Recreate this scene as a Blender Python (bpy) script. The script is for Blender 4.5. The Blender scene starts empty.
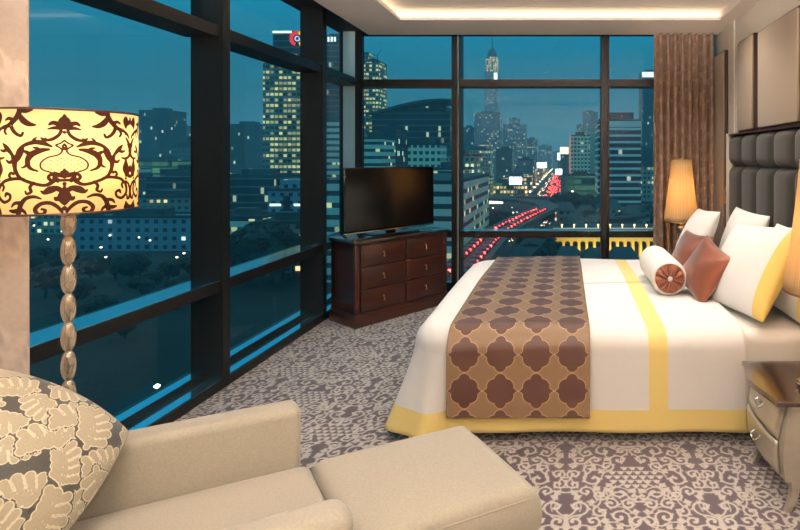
import bpy, bmesh, math, random
import numpy as np
from mathutils import Vector, Matrix
PI = math.pi
random.seed(7); RNG = np.random.RandomState(11)
S = bpy.context.scene
COL = S.collection

# ------------------------------------------------------------------ helpers
def lin(c):
    return tuple(((x/255)/12.92 if x/255 <= .04045 else ((x/255+.055)/1.055)**2.4) for x in c)

def link(o, parent=None):
    COL.objects.link(o)
    if parent is not None: o.parent = parent
    return o

def tag(o, label=None, cat=None, group=None, kind=None):
    if label: o['label'] = label
    if cat: o['category'] = cat
    if group: o['group'] = group
    if kind: o['kind'] = kind
    return o

def empty(name, loc=(0,0,0), rz=0, label=None, cat=None, group=None, kind=None):
    o = bpy.data.objects.new(name, None); link(o)
    o.location = loc; o.rotation_euler = (0,0,rz); o.empty_display_size = .1
    return tag(o, label, cat, group, kind)

def mesh_obj(name, verts, faces, mats, parent=None, smooth=False, mi=None):
    me = bpy.data.meshes.new(name)
    me.from_pydata([tuple(v) for v in verts], [], faces)
    if not isinstance(mats, (list, tuple)): mats = [mats]
    for m in mats: me.materials.append(m)
    if mi is not None: me.polygons.foreach_set('material_index', mi)
    if smooth: me.polygons.foreach_set('use_smooth', [True]*len(me.polygons))
    me.update()
    return link(bpy.data.objects.new(name, me), parent)

class MB:
    """collects shapes of ONE part"""
    def __init__(s): s.v=[]; s.f=[]; s.m=[]; s.sm=[]
    def add(s, v, f, m=0, sm=False):
        k=len(s.v); s.v += [tuple(p) for p in v]; s.f += [tuple(i+k for i in q) for q in f]
        s.m += [m]*len(f); s.sm += [sm]*len(f); return s
    def box(s, a, b, m=0, T=None, bev=0.0):
        x0,y0,z0=a; x1,y1,z1=b
        if bev>0:
            bm=bmesh.new(); bmesh.ops.create_cube(bm,size=1)
            for v in bm.verts:
                v.co=Vector(((x0+x1)/2+v.co.x*(x1-x0),(y0+y1)/2+v.co.y*(y1-y0),(z0+z1)/2+v.co.z*(z1-z0)))
            bmesh.ops.bevel(bm,geom=bm.edges[:],offset=bev,segments=3,profile=.5,affect='EDGES')
            bm.verts.index_update()
            vs=[v.co.copy() for v in bm.verts]; fs=[[v.index for v in f.verts] for f in bm.faces]; bm.free()
            sm=True
        else:
            vs=[Vector(p) for p in [(x0,y0,z0),(x1,y0,z0),(x1,y1,z0),(x0,y1,z0),(x0,y0,z1),(x1,y0,z1),(x1,y1,z1),(x0,y1,z1)]]
            fs=[(0,3,2,1),(4,5,6,7),(0,1,5,4),(1,2,6,5),(2,3,7,6),(3,0,4,7)]; sm=False
        if T is not None: vs=[T@v for v in vs]
        return s.add(vs,fs,m,sm)
    def lathe(s, prof, c=(0,0,0), n=32, m=0, T=None, sm=True):
        vs=[];fs=[]
        for r,z in prof:
            for k in range(n):
                a=2*PI*k/n; vs.append(Vector((c[0]+r*math.cos(a),c[1]+r*math.sin(a),c[2]+z)))
        for i in range(len(prof)-1):
            for k in range(n):
                fs.append((i*n+k,i*n+(k+1)%n,(i+1)*n+(k+1)%n,(i+1)*n+k))
        fs.append(tuple(range(n-1,-1,-1))); fs.append(tuple(range((len(prof)-1)*n,len(prof)*n)))
        if T is not None: vs=[T@v for v in vs]
        return s.add(vs,fs,m,sm)
    def tube(s, pts, r, n=8, m=0):
        pts=[Vector(p) for p in pts]; rs=r if isinstance(r,(list,tuple)) else [r]*len(pts)
        vs=[];fs=[]
        for i,p in enumerate(pts):
            d=(pts[min(i+1,len(pts)-1)]-pts[max(i-1,0)]).normalized()
            up=Vector((0,0,1)) if abs(d.z)<.9 else Vector((1,0,0))
            a=d.cross(up).normalized(); b=d.cross(a)
            for k in range(n):
                t=2*PI*k/n; vs.append(p+(a*math.cos(t)+b*math.sin(t))*rs[i])
        for i in range(len(pts)-1):
            for k in range(n): fs.append((i*n+k,i*n+(k+1)%n,(i+1)*n+(k+1)%n,(i+1)*n+k))
        fs.append(tuple(range(n-1,-1,-1))); fs.append(tuple(range((len(pts)-1)*n,len(pts)*n)))
        return s.add(vs,fs,m,True)
    def build(s, name, mats, parent=None):
        o=mesh_obj(name,s.v,s.f,mats,parent,mi=s.m)
        o.data.polygons.foreach_set('use_smooth',s.sm)
        bm=bmesh.new(); bm.from_mesh(o.data); bmesh.ops.recalc_face_normals(bm,faces=bm.faces[:]); bm.to_mesh(o.data); bm.free()
        if any(s.sm):
            try: o.data.set_sharp_from_angle(angle=math.radians(40))
            except Exception: pass
        return o

def boxo(name, a, b, mat, parent=None, bev=0.0, T=None):
    return MB().box(a,b,0,T,bev).build(name, mat, parent)

def copy_tree(o, parent=None):
    c=o.copy(); COL.objects.link(c); c.parent=parent
    for ch in list(o.children): copy_tree(ch, c)
    return c

# camera frame used to measure the place: eye at (0,0,1.5), 523 px focal length
EYE=1.5; F=523.0; CX=566.0; CY=158.0
def at(px, py, Y): return Vector(((px-CX)/F*Y, Y, EYE+(CY-py)/F*Y))

# ------------------------------------------------------------------ materials
def new_mat(name):
    m=bpy.data.materials.new(name); m.use_nodes=True
    nt=m.node_tree; b=nt.nodes['Principled BSDF']; return m,nt,b
def N(nt,t,**k):
    n=nt.nodes.new(t)
    for a,v in k.items(): setattr(n,a,v)
    return n
def mat(name, c, rough=.5, metal=0, spec=.5, coat=0, sheen=0, noise=None, bump=None, emit=None, es=0, trans=0, alpha=1, sub=0):
    m,nt,b=new_mat(name); L=nt.links
    b.inputs['Base Color'].default_value=(*lin(c),1); b.inputs['Roughness'].default_value=rough
    b.inputs['Metallic'].default_value=metal; b.inputs['Specular IOR Level'].default_value=spec
    b.inputs['Coat Weight'].default_value=coat; b.inputs['Coat Roughness'].default_value=.08
    b.inputs['Sheen Weight'].default_value=sheen
    b.inputs['Transmission Weight'].default_value=trans
    if emit: b.inputs['Emission Color'].default_value=(*lin(emit),1); b.inputs['Emission Strength'].default_value=es
    tc=N(nt,'ShaderNodeTexCoord')
    if noise:
        sc,amt,stretch=noise
        mp=N(nt,'ShaderNodeMapping'); mp.inputs['Scale'].default_value=stretch
        nz=N(nt,'ShaderNodeTexNoise'); nz.inputs['Scale'].default_value=sc; nz.inputs['Detail'].default_value=5
        rp=N(nt,'ShaderNodeMapRange'); rp.inputs[1].default_value=.3; rp.inputs[2].default_value=.7
        rp.inputs[3].default_value=1-amt; rp.inputs[4].default_value=1+amt
        mx=N(nt,'ShaderNodeVectorMath',operation='SCALE'); mx.inputs[0].default_value=lin(c)
        L.new(tc.outputs['Object'],mp.inputs[0]); L.new(mp.outputs[0],nz.inputs[0]); L.new(nz.outputs[0],rp.inputs[0])
        L.new(rp.outputs[0],mx.inputs['Scale']); L.new(mx.outputs[0],b.inputs['Base Color'])
    if bump:
        sc,st=bump
        nz=N(nt,'ShaderNodeTexNoise'); nz.inputs['Scale'].default_value=sc; nz.inputs['Detail'].default_value=3
        bp=N(nt,'ShaderNodeBump'); bp.inputs['Strength'].default_value=st; bp.inputs['Distance'].default_value=.002
        L.new(tc.outputs['Object'],nz.inputs[0]); L.new(nz.outputs[0],bp.inputs['Height']); L.new(bp.outputs[0],b.inputs['Normal'])
    return m

M={}
M['frame']=mat('bronze_black_aluminium',(24,24,23),.35,.0,.3,noise=(3,.15,(1,1,1)))
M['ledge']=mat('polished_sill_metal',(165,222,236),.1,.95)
M['palemetal']=mat('pale_aluminium_cover',(185,212,212),.4,.2)
M['wall']=mat('cream_wall_paint',(226,215,198),.7,noise=(2,.03,(1,1,1)),bump=(120,.1))
M['ceil']=mat('warm_white_ceiling',(240,226,214),.8,noise=(1.5,.02,(1,1,1)))
M['pocket']=mat('dark_pocket_paint',(26,26,26),.7)
M['whitecloth']=mat('white_cotton',(238,234,226),.85,sheen=.2,noise=(3,.015,(1,1,1)),bump=(400,.15))
M['yellow']=mat('pale_yellow_satin',(240,205,105),.6,sheen=.2,noise=(6,.04,(1,1,1)),bump=(300,.1))
M['plinth']=mat('bed_plinth_black',(15,13,12),.6)
M['copper']=mat('copper_silk',(132,70,44),.3,.35,.6,sheen=.4,noise=(14,.12,(1,1,1)),bump=(200,.2))
M['wood']=mat('dark_mahogany',(60,28,18),.28,0,.5,coat=.5,noise=(5,.3,(1,1,9)),bump=(60,.05))
M['brass']=mat('antique_brass',(170,135,85),.3,1)
M['chrome']=mat('polished_chrome',(205,205,200),.12,1)
M['black']=mat('gloss_black_plastic',(8,8,9),.15,0,.5,coat=.5)
M['screen']=mat('tv_glass_screen',(6,6,7),.16,0,.6)
M['linen']=mat('beige_linen_weave',(156,149,133),.85,sheen=.3,noise=(160,.09,(1,1,1)),bump=(500,.5))
M['panel']=mat('taupe_panel_fabric',(158,138,116),.9,sheen=.2,noise=(180,.08,(1,1,1)),bump=(500,.4))
M['paneledge']=mat('dark_walnut_edge',(58,36,26),.4,coat=.2)
M['velvet']=mat('charcoal_olive_velvet',(44,43,36),.8,sheen=.15,noise=(9,.1,(1,1,1)),bump=(300,.3))
M['silver']=mat('champagne_silver_leaf',(190,182,166),.3,.6,.5,noise=(7,.1,(1,1,4)),bump=(90,.08))
M['darktop']=mat('dark_lacquered_top',(52,34,24),.2,0,.6,coat=1,noise=(4,.25,(1,8,1)))
M['glassbead']=mat('smoked_champagne_glass',(235,222,200),.05,.35,.6,trans=.6)
M['lens']=mat('downlight_lens',(255,240,215),.5,emit=(255,225,180),es=6)

# window glass: see-through pane with a weak mirror, light passes straight
m,nt,b=new_mat('window_glass'); nt.nodes.remove(b)
out=nt.nodes['Material Output']; tr=N(nt,'ShaderNodeBsdfTransparent'); tr.inputs[0].default_value=(.93,.97,.98,1)
gl=N(nt,'ShaderNodeBsdfGlossy'); gl.inputs['Roughness'].default_value=.0; gl.inputs[0].default_value=(.8,.9,.95,1)
lw=N(nt,'ShaderNodeLayerWeight'); lw.inputs[0].default_value=.5; pw=N(nt,'ShaderNodeMath',operation='POWER'); pw.inputs[1].default_value=4; nt.links.new(lw.outputs['Facing'],pw.inputs[0]); fr=N(nt,'ShaderNodeMath',operation='MULTIPLY_ADD'); fr.inputs[1].default_value=.35; fr.inputs[2].default_value=.012; nt.links.new(pw.outputs[0],fr.inputs[0]); mx=N(nt,'ShaderNodeMixShader')
nt.links.new(fr.outputs[0],mx.inputs[0]); nt.links.new(tr.outputs[0],mx.inputs[1]); nt.links.new(gl.outputs[0],mx.inputs[2]); nt.links.new(mx.outputs[0],out.inputs[0])
M['glass']=m

def attr_mat(name, stops, attr='pat', rough=.85, sheen=.2, bump=0, rough2=None, metal=0, bumpsc=300, noise=0):
    """colour by signed distance attribute: stops=[(pos,colour)] on a constant ramp"""
    m,nt,b=new_mat(name); L=nt.links
    at_=N(nt,'ShaderNodeAttribute',attribute_name=attr)
    rmp=N(nt,'ShaderNodeValToRGB'); rmp.color_ramp.interpolation='LINEAR'
    mr=N(nt,'ShaderNodeMapRange'); mr.inputs[1].default_value=-1; mr.inputs[2].default_value=1
    L.new(at_.outputs['Fac'],mr.inputs[0]); L.new(mr.outputs[0],rmp.inputs[0])
    els=rmp.color_ramp.elements
    while len(els)>1: els.remove(els[-1])
    els[0].position=(stops[0][0]+1)/2; els[0].color=(*lin(stops[0][1]),1)
    for p,c in stops[1:]:
        e=els.new((p+1)/2); e.color=(*lin(c),1)
    b.inputs['Roughness'].default_value=rough; b.inputs['Sheen Weight'].default_value=sheen; b.inputs['Metallic'].default_value=metal
    colout=rmp.outputs[0]
    tc=N(nt,'ShaderNodeTexCoord')
    nz=N(nt,'ShaderNodeTexNoise'); nz.inputs['Scale'].default_value=bumpsc; nz.inputs['Detail'].default_value=3
    L.new(tc.outputs['Object'],nz.inputs[0])
    if noise:
        r2=N(nt,'ShaderNodeMapRange'); r2.inputs[1].default_value=.3; r2.inputs[2].default_value=.7; r2.inputs[3].default_value=1-noise; r2.inputs[4].default_value=1+noise
        L.new(nz.outputs[0],r2.inputs[0]); vm=N(nt,'ShaderNodeVectorMath',operation='SCALE')
        L.new(colout,vm.inputs[0]); L.new(r2.outputs[0],vm.inputs['Scale']); colout=vm.outputs[0]
    L.new(colout,b.inputs['Base Color'])
    if bump:
        bp=N(nt,'ShaderNodeBump'); bp.inputs['Strength'].default_value=bump; bp.inputs['Distance'].default_value=.003
        L.new(nz.outputs[0],bp.inputs['Height']); L.new(bp.outputs[0],b.inputs['Normal'])
    return m

# ------------------------------------------------------------------ drawn ornament (signed distance on a tile)
def spline(pts, step=2.0):
    P=np.array(pts,float); out=[]
    for i in range(len(P)-1):
        p0=P[max(i-1,0)];p1=P[i];p2=P[i+1];p3=P[min(i+2,len(P)-1)]
        n=max(2,int(np.hypot(*(p2-p1)[:2])/step))
        for k in range(n):
            t=k/n
            out.append(.5*((2*p1)+(-p0+p2)*t+(2*p0-5*p1+4*p2-p3)*t*t+(-p0+3*p1-3*p2+p3)*t**3))
    out.append(P[-1]); return np.array(out)
def raster(discs, W, H, nx, ny, perx=True, pery=True):
    """min(|p-c|-r) over a W x H periodic tile"""
    D=np.full((ny,nx),1e3); gx=(np.arange(nx)+.5)*W/nx; gy=(np.arange(ny)+.5)*H/ny
    for x,y,r in discs:
        dx=np.abs(gx-(x%W if perx else x)); dy=np.abs(gy-(y%H if pery else y))
        if perx: dx=np.minimum(dx,W-dx)
        if pery: dy=np.minimum(dy,H-dy)
        R=r+W*.06; ix=np.where(dx<R)[0]; iy=np.where(dy<R)[0]
        if len(ix)==0 or len(iy)==0: continue
        d=np.hypot(dx[ix][None,:],dy[iy][:,None])-r
        sub=D[np.ix_(iy,ix)]; D[np.ix_(iy,ix)]=np.minimum(sub,d)
    return D
def sample(D, W, H, x, y, perx=True, pery=True):
    ny,nx=D.shape; fx=x/W*nx-.5; fy=y/H*ny-.5
    x0=np.floor(fx).astype(int); y0=np.floor(fy).astype(int); tx=fx-x0; ty=fy-y0
    def g(i,j):
        i=i%nx if perx else np.clip(i,0,nx-1); j=j%ny if pery else np.clip(j,0,ny-1); return D[j,i]
    return (g(x0,y0)*(1-tx)+g(x0+1,y0)*tx)*(1-ty)+(g(x0,y0+1)*(1-tx)+g(x0+1,y0+1)*tx)*ty
def set_attr(o, name, vals):
    a=o.data.attributes.new(name,'FLOAT','POINT'); a.data.foreach_set('value',np.clip(np.asarray(vals,dtype=np.float32),-1,1))
def grid_mesh(name, X, Y, Z, mats, parent=None, smooth=True, wrap=False, mi=None):
    """X,Y,Z arrays (n,m)"""
    n,m=X.shape; v=np.stack([X.ravel(),Y.ravel(),Z.ravel()],1)
    i=np.arange(n-1)[:,None]; j=np.arange(m if wrap else m-1)[None,:]; j2=(j+1)%m
    q=np.stack([i*m+j,i*m+j2,(i+1)*m+j2,(i+1)*m+j],-1).reshape(-1,4)
    me=bpy.data.meshes.new(name); me.vertices.add(len(v)); me.vertices.foreach_set('co',v.astype(np.float32).ravel())
    me.loops.add(len(q)*4); me.loops.foreach_set('vertex_index',q.astype(np.int32).ravel())
    me.polygons.add(len(q)); me.polygons.foreach_set('loop_start',np.arange(0,len(q)*4,4,dtype=np.int32))
    me.polygons.foreach_set('use_smooth',np.full(len(q),smooth))
    if not isinstance(mats,(list,tuple)): mats=[mats]
    for k in mats: me.materials.append(k)
    if mi is not None: me.polygons.foreach_set('material_index',np.asarray(mi,dtype=np.int32).ravel())
    me.update(calc_edges=True); me.validate()
    return link(bpy.data.objects.new(name,me),parent)

# ------------------------------------------------------------------ render / world
S.view_settings.view_transform='Standard'; S.view_settings.look='None'; S.view_settings.gamma=1
S.view_settings.exposure=0; S.view_settings.use_curve_mapping=False
cy=S.cycles
cy.use_denoising=True; cy.max_bounces=8; cy.diffuse_bounces=4; cy.glossy_bounces=4; cy.transparent_max_bounces=16
cy.transmission_bounces=4; cy.volume_bounces=1; cy.sample_clamp_indirect=6; cy.caustics_reflective=False; cy.caustics_refractive=False
w=bpy.data.worlds.new('dusk_sky'); S.world=w; w.use_nodes=True; nt=w.node_tree
bg=nt.nodes['Background']; tc=N(nt,'ShaderNodeTexCoord'); sx=N(nt,'ShaderNodeSeparateXYZ'); rp=N(nt,'ShaderNodeValToRGB')
nt.links.new(tc.outputs['Generated'],sx.inputs[0]); nt.links.new(sx.outputs[2],rp.inputs[0]); nt.links.new(rp.outputs[0],bg.inputs[0])
e=rp.color_ramp.elements; e[0].position=0; e[0].color=(*lin((38,74,84)),1)
for p,c in ((.06,(36,84,96)),(.16,(20,100,124)),(.30,(8,132,168)),(.55,(30,160,192)),(1,(150,210,225))):
    if p==1: e[-1].position=1; e[-1].color=(*lin(c),1)
    else: q=e.new(p); q.color=(*lin(c),1)
bg.inputs[1].default_value=1.35

cam=bpy.data.cameras.new('camera'); co=bpy.data.objects.new('camera',cam); COL.objects.link(co); S.camera=co
co.location=(0,0,EYE); co.rotation_euler=(PI/2,0,0); cam.sensor_width=36; cam.lens=F/800*36
cam.shift_x=(400-CX)/800; cam.shift_y=-(265-CY)/800; cam.clip_end=6000; cam.clip_start=.05

# ------------------------------------------------------------------ the room shell
XL,XR,YB,YR=-2.23,1.6,5.70,-2.4
GX,GY=-2.44,5.89     # glass planes
ZS,ZC=2.80,2.90      # soffit underside, recessed ceiling
def struct(o): o['kind']='structure'; return o

# carpet: scrolled damask, mirrored tile
def carpet_tile():
    W,H=.64,.82; rs=np.random.RandomState(5); discs=[]
    def scroll(x,y,a,hand,R,r0,turns=1.25,tail=1):
        n=60; pts=[]
        for k in range(n):
            t=k/(n-1); rad=R*(.12+.88*t**.8); th=a+hand*turns*2*PI*t
            pts.append((x+rad*math.cos(th),y+rad*math.sin(th),r0*(1.25-.45*t)))
        discs.extend(pts)
        lx,ly,_=pts[-1]; th=a+hand*turns*2*PI; hd=th+hand*PI/2
        cx,cy_=lx,ly
        for k in range(22*tail):
            hd-=hand*.055; cx+=.0042*math.cos(hd); cy_+=.0042*math.sin(hd); discs.append((cx,cy_,r0*(.85-.3*k/(22*tail))))
        for k in (18,32,46,58):
            px,py,_=pts[k]; th2=math.atan2(py-y,px-x)
            for s in (.9,1.9): discs.append((px+r0*s*1.25*math.cos(th2+.25*hand*s),py+r0*s*1.25*math.sin(th2+.25*hand*s),r0*(1.15-.25*s)))
    cen=[]
    def medallion(x,y):
        for i in range(-3,4):
            for j in range(-2,3):
                if abs(i)/3.6+abs(j)/2.8<1:
                    px=x+i*.040+(.020 if j%2 else 0); py=y+j*.034
                    for qx,qy,qr in ((0,-.005,.0095),(-.007,.001,.0065),(.007,.001,.0065),(-.0135,.008,.0042),(.0135,.008,.0042),(0,.008,.005)): discs.append((px+qx,py+qy,qr))
    medallion(0,.41); medallion(W/2,0.0); medallion(W,.41)
    tries=0
    while tries<14000 and len(cen)<170:
        tries+=1; x=rs.uniform(.03,W/2-.02); y=rs.uniform(0,H); R=rs.choice([.05,.042,.034]) if tries<5000 else rs.choice([.014,.02])
        if (x/.13)**2+((y-.41)/.10)**2<1 or ((x-W/2)/.13)**2+(min(y,H-y)/.10)**2<1: continue
        if all(math.hypot(x-q[0],min(abs(y-q[1]),H-abs(y-q[1])))>(R+q[2])*.92+.006 for q in cen): cen.append((x,y,R))
    for x,y,R in cen: scroll(x,y,rs.uniform(0,2*PI),rs.choice([-1,1]),R,.0050+.03*(R-.03),rs.uniform(.95,1.3))
    discs+= [(W-x,y,r) for x,y,r in discs]
    return raster(discs,W,H,300,380),W,H
D,W_,H_=carpet_tile()
gx=np.concatenate([np.arange(-2.46,-.3,.0085),np.arange(-.3,1.35,.0052),np.arange(1.35,1.63,.02)]); gy=np.concatenate([np.arange(YR-.05,1.6,.12),np.arange(1.6,2.9,.0055),np.arange(2.9,5.7,.0085),np.arange(5.7,5.96,.05)])
XX,YY=np.meshgrid(gx,gy)
M['carpet']=attr_mat('damask_carpet',[(-.12,(184,177,168)),(-.02,(174,167,158)),(.08,(86,72,78)),(.3,(72,59,67))],rough=.95,sheen=.3,bump=.6,bumpsc=180,noise=.12)
fl=struct(grid_mesh('floor',XX,YY,np.zeros_like(XX),M['carpet']))
# keep the floor a solid slab below the carpet too
set_attr(fl,'pat',(sample(D,W_,H_,XX.ravel()%W_,YY.ravel()%H_)+.0005)*30)

struct(boxo('wall_right',(XR,YR,-.3),(XR+.15,GY+.1,ZC+.2),M['wall']))
struct(boxo('wall_rear',(-2.5,YR-.15,-.3),(XR+.15,YR,ZC+.2),M['wall']))
struct(boxo('baseboard_right',(XR-.015,YR+.005,0),(XR,GY-.19,.09),M['paneledge']))
# ceiling: slab, dropped border on four sides with a lit cove lip
struct(boxo('ceiling',(-2.5,YR-.1,ZC),(XR+.15,GY+.1,ZC+.12),M['ceil']))
x0,x1,y0,y1=-1.565,1.45,-1.4,4.93
b=MB(); b.box((-2.08,YR,ZS),(x0,5.52,ZS+.03)); b.box((x0,y1,ZS),(XR,5.52,ZS+.03)); b.box((x1,YR,ZS),(XR,y1,ZS+.03)); b.box((x0,YR,ZS),(x1,y0,ZS+.03))
b.box((-2.08,YR,ZS+.03),(x0-.07,5.52,ZC)); b.box((x0-.07,y1+.07,ZS+.03),(XR,5.52,ZC)); b.box((x1+.02,YR,ZS+.03),(XR,y1+.07,ZC)); 
struct(b.build('ceiling_border',M['ceil']))
b=MB(); b.box((-2.5,YR,ZC-.02),(-2.08,5.52,ZC)); b.box((-2.5,5.52,ZC-.02),(XR,GY+.05,ZC)); struct(b.build('trim_1',M['pocket']))
# cove light strips (real LED strips lying on the border, behind its lip)
m,nt,bb=new_mat('cove_led'); bb.inputs['Emission Color'].default_value=(1,.86,.58,1); bb.inputs['Emission Strength'].default_value=2.6; M['led']=m
for nm,a,c,lb in (('window',(x0-.055,y1+.06,ZS+.045),(x1,y1+.068,ZS+.08),'warm glowing light strip hidden in the ceiling cove on the back window side'),
               ('left',(x0-.068,y0,ZS+.045),(x0-.06,y1+.055,ZS+.08),'warm glowing light strip hidden in the ceiling cove on the side window side')):
    o=boxo('light_strip',a,c,M['led']); tag(o,lb,'light strip','cove light strips')
# unseen downlights added in the ceiling to light the room, all above the view
def downlight(x,y,z,pw,lb,size=.16,spot=None):
    r=empty('unseen_downlight',(x,y,z),0,lb,'ceiling light','unseen ceiling downlights')
    q=MB(); q.lathe([(.095,-.004),(.095,-.012),(.07,-.012),(.07,-.004)],n=28); q.build('trim_ring',M['chrome'],r)
    q=MB(); q.lathe([(.066,-.002),(.066,-.006)],n=24); q.build('lens',M['lens'],r)
    ld=bpy.data.lights.new('unseen_downlight_lamp','SPOT'); ld.energy=pw; ld.color=(1,.92,.84); ld.shadow_soft_size=size; ld.spot_size=math.radians(125 if not spot else spot); ld.spot_blend=.9
    lo=bpy.data.objects.new('lamp',ld); link(lo,r); lo.location=(0,0,-.03)
for x,y,z,p,lb in ((-.9,1.3,ZC,42,'added unseen downlight in the ceiling above the footstool'),(.5,1.4,ZC,62,'added unseen downlight in the ceiling before the near nightstand'),
                (-.3,3.3,ZC,80,'added unseen downlight in the ceiling above the bed runner'),(.7,3.6,ZC,64,'added unseen downlight in the ceiling above the pillows'),
                (1.12,4.2,ZC,75,'unseen wall-washing downlight over the far end of the headboard'),(1.12,3.0,ZC,45,'unseen wall-washing downlight over the near end of the headboard'),
                (-1.0,4.4,ZC,75,'added unseen downlight in the ceiling before the dresser'),(-.5,-.6,ZC,80,'added unseen downlight in the ceiling behind the viewpoint')):
    downlight(x,y,z,p,lb)

# ---- glazing
def ledges_left(y0,y1,parent):
    b=MB(); b.box((GX-.03,y0,.0),(-2.36,y1,.10)); b.box((-2.36,y0,0),(XL,y1,.062)); b.build('sill_base',M['frame'],parent)
    b=MB(); b.box((-2.358,y0,.062),(XL-.01,y1,.067)); b.build('sill_plate',M['ledge'],parent)
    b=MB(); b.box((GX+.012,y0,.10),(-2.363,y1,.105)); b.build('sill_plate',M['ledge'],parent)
    b=MB(); b.box((GX-.03,y0,.63),(-2.25,y1,.70)); b.build('mid_rail',M['frame'],parent)
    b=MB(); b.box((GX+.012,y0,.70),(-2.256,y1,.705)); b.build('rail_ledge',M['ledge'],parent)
    b=MB(); b.box((GX-.03,y0,2.285),(-2.25,y1,2.36)); b.build('transom',M['frame'],parent)
    b=MB(); b.box((GX-.03,y0,2.885),(-2.25,y1,ZC)); b.build('head_rail',M['frame'],parent)
    for z0,z1 in ((.108,.63),(.70,2.285),(2.36,2.885)):
        boxo('glass_pane',(GX-.006,y0,z0),(GX,y1,z1),M['glass'],parent)
piers=[(-.80,-.74),(.60,.66),(2.0,2.06),(3.40,3.46),(4.80,4.86)]
yy=[YR]+[q for p in piers for q in p]+[5.70]
k=1
for i in range(0,len(yy),2):
    if yy[i+1]-yy[i]<.05: continue
    wd=empty('window_%d'%k,(0,0,0),kind='structure'); ledges_left(yy[i],yy[i+1],wd); k+=1
for i,(a,c) in enumerate(piers):
    b=MB(); b.box((GX,a,0),(XL,c,ZC-.02)); b.box((XL-.012,c,0),(XL,c+.012,ZC-.02))
    struct(b.build('trim_%d'%(i+2),M['frame']))
b=MB(); b.box((-2.30,YB,0),(-2.222,YB+.03,ZC-.02)); b.box((-2.32,YB+.03,0),(-2.285,GY+.03,ZC-.02)); b.box((GX-.03,YB,0),(-2.43,GY+.03,ZC-.02)); struct(b.build('trim_8',M['frame']))
struct(boxo('trim_9',(-2.43,YB,0),(-2.30,GY+.03,ZC-.02),M['palemetal']))
def ledges_back(x0,x1,parent):
    b=MB(); b.box((x0,YB,0),(x1,GY+.03,.035)); b.box((x0,YB+.13,.035),(x1,GY+.03,.108)); b.build('sill_base',M['frame'],parent)
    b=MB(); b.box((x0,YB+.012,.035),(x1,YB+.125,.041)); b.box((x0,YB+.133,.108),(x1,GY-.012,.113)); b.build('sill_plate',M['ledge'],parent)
    b=MB(); b.box((x0,YB+.02,.63),(x1,GY+.03,.70)); b.build('mid_rail',M['frame'],parent)
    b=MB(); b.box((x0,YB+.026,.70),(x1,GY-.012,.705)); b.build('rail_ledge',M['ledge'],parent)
    b=MB(); b.box((x0,YB+.02,2.285),(x1,GY+.03,2.36)); b.build('transom',M['frame'],parent)
    b=MB(); b.box((x0,YB+.02,2.885),(x1,GY+.03,ZC)); b.build('head_rail',M['frame'],parent)
    for z0,z1 in ((.108,.63),(.70,2.285),(2.36,2.885)):
        boxo('glass_pane',(x0,GY,z0),(x1,GY+.006,z1),M['glass'],parent)
mul=[-1.205,.43]
edges=[-2.285,mul[0]-.045,mul[0]+.045,mul[1]-.04,mul[1]+.04,XR]
for i in range(0,6,2):
    wd=empty('window_%d'%k,(0,0,0),kind='structure'); ledges_back(edges[i],edges[i+1],wd); k+=1
for i,x in enumerate(mul):
    b=MB(); b.box((x-.045,YB+.01,0),(x+.012,GY+.03,ZC-.02)); b.box((x+.012,YB+.05,0),(x+.03,GY+.03,ZC-.02),1); b.box((x+.03,YB+.02,0),(x+.045,GY+.03,ZC-.02))
    struct(b.build('trim_%d'%(10+i),[M['frame'],M['palemetal'] if i==0 else M['frame']]))

# two unseen uplighters added behind the viewpoint to brighten ceiling and room
def fill_uplighter(x,y,pw,label):
    r=empty('floor_lamp',(x,y,0),0,label,'floor lamp')
    b=MB(); b.lathe([(.14,0),(.14,.02),(.02,.035)],n=28); b.build('base',M['chrome'],r)
    b=MB(); b.tube([(0,0,.03),(0,0,1.72)],.012); b.build('pole',M['chrome'],r)
    b=MB(); b.lathe([(.02,1.70),(.12,1.71),(.18,1.80),(.19,1.90),(.185,1.90),(.172,1.80),(.115,1.722),(.01,1.712)],n=32); b.build('bowl',M['brass'],r)
    ld=bpy.data.lights.new('added_fill_lamp','POINT'); ld.energy=pw; ld.color=(1,.93,.88); ld.shadow_soft_size=.02
    lo=bpy.data.objects.new('lamp',ld); link(lo,r); lo.location=(0,0,1.875)
M['frostbowl']=mat('frosted_glass_bowl',(240,230,215),.4,emit=(255,225,185),es=2)
fill_uplighter(1.0,-.9,800,'added unseen fill lamp in the right rear corner, behind the viewpoint')
fill_uplighter(-1.3,-.9,600,'added unseen fill lamp in the left rear corner, behind the viewpoint')
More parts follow.
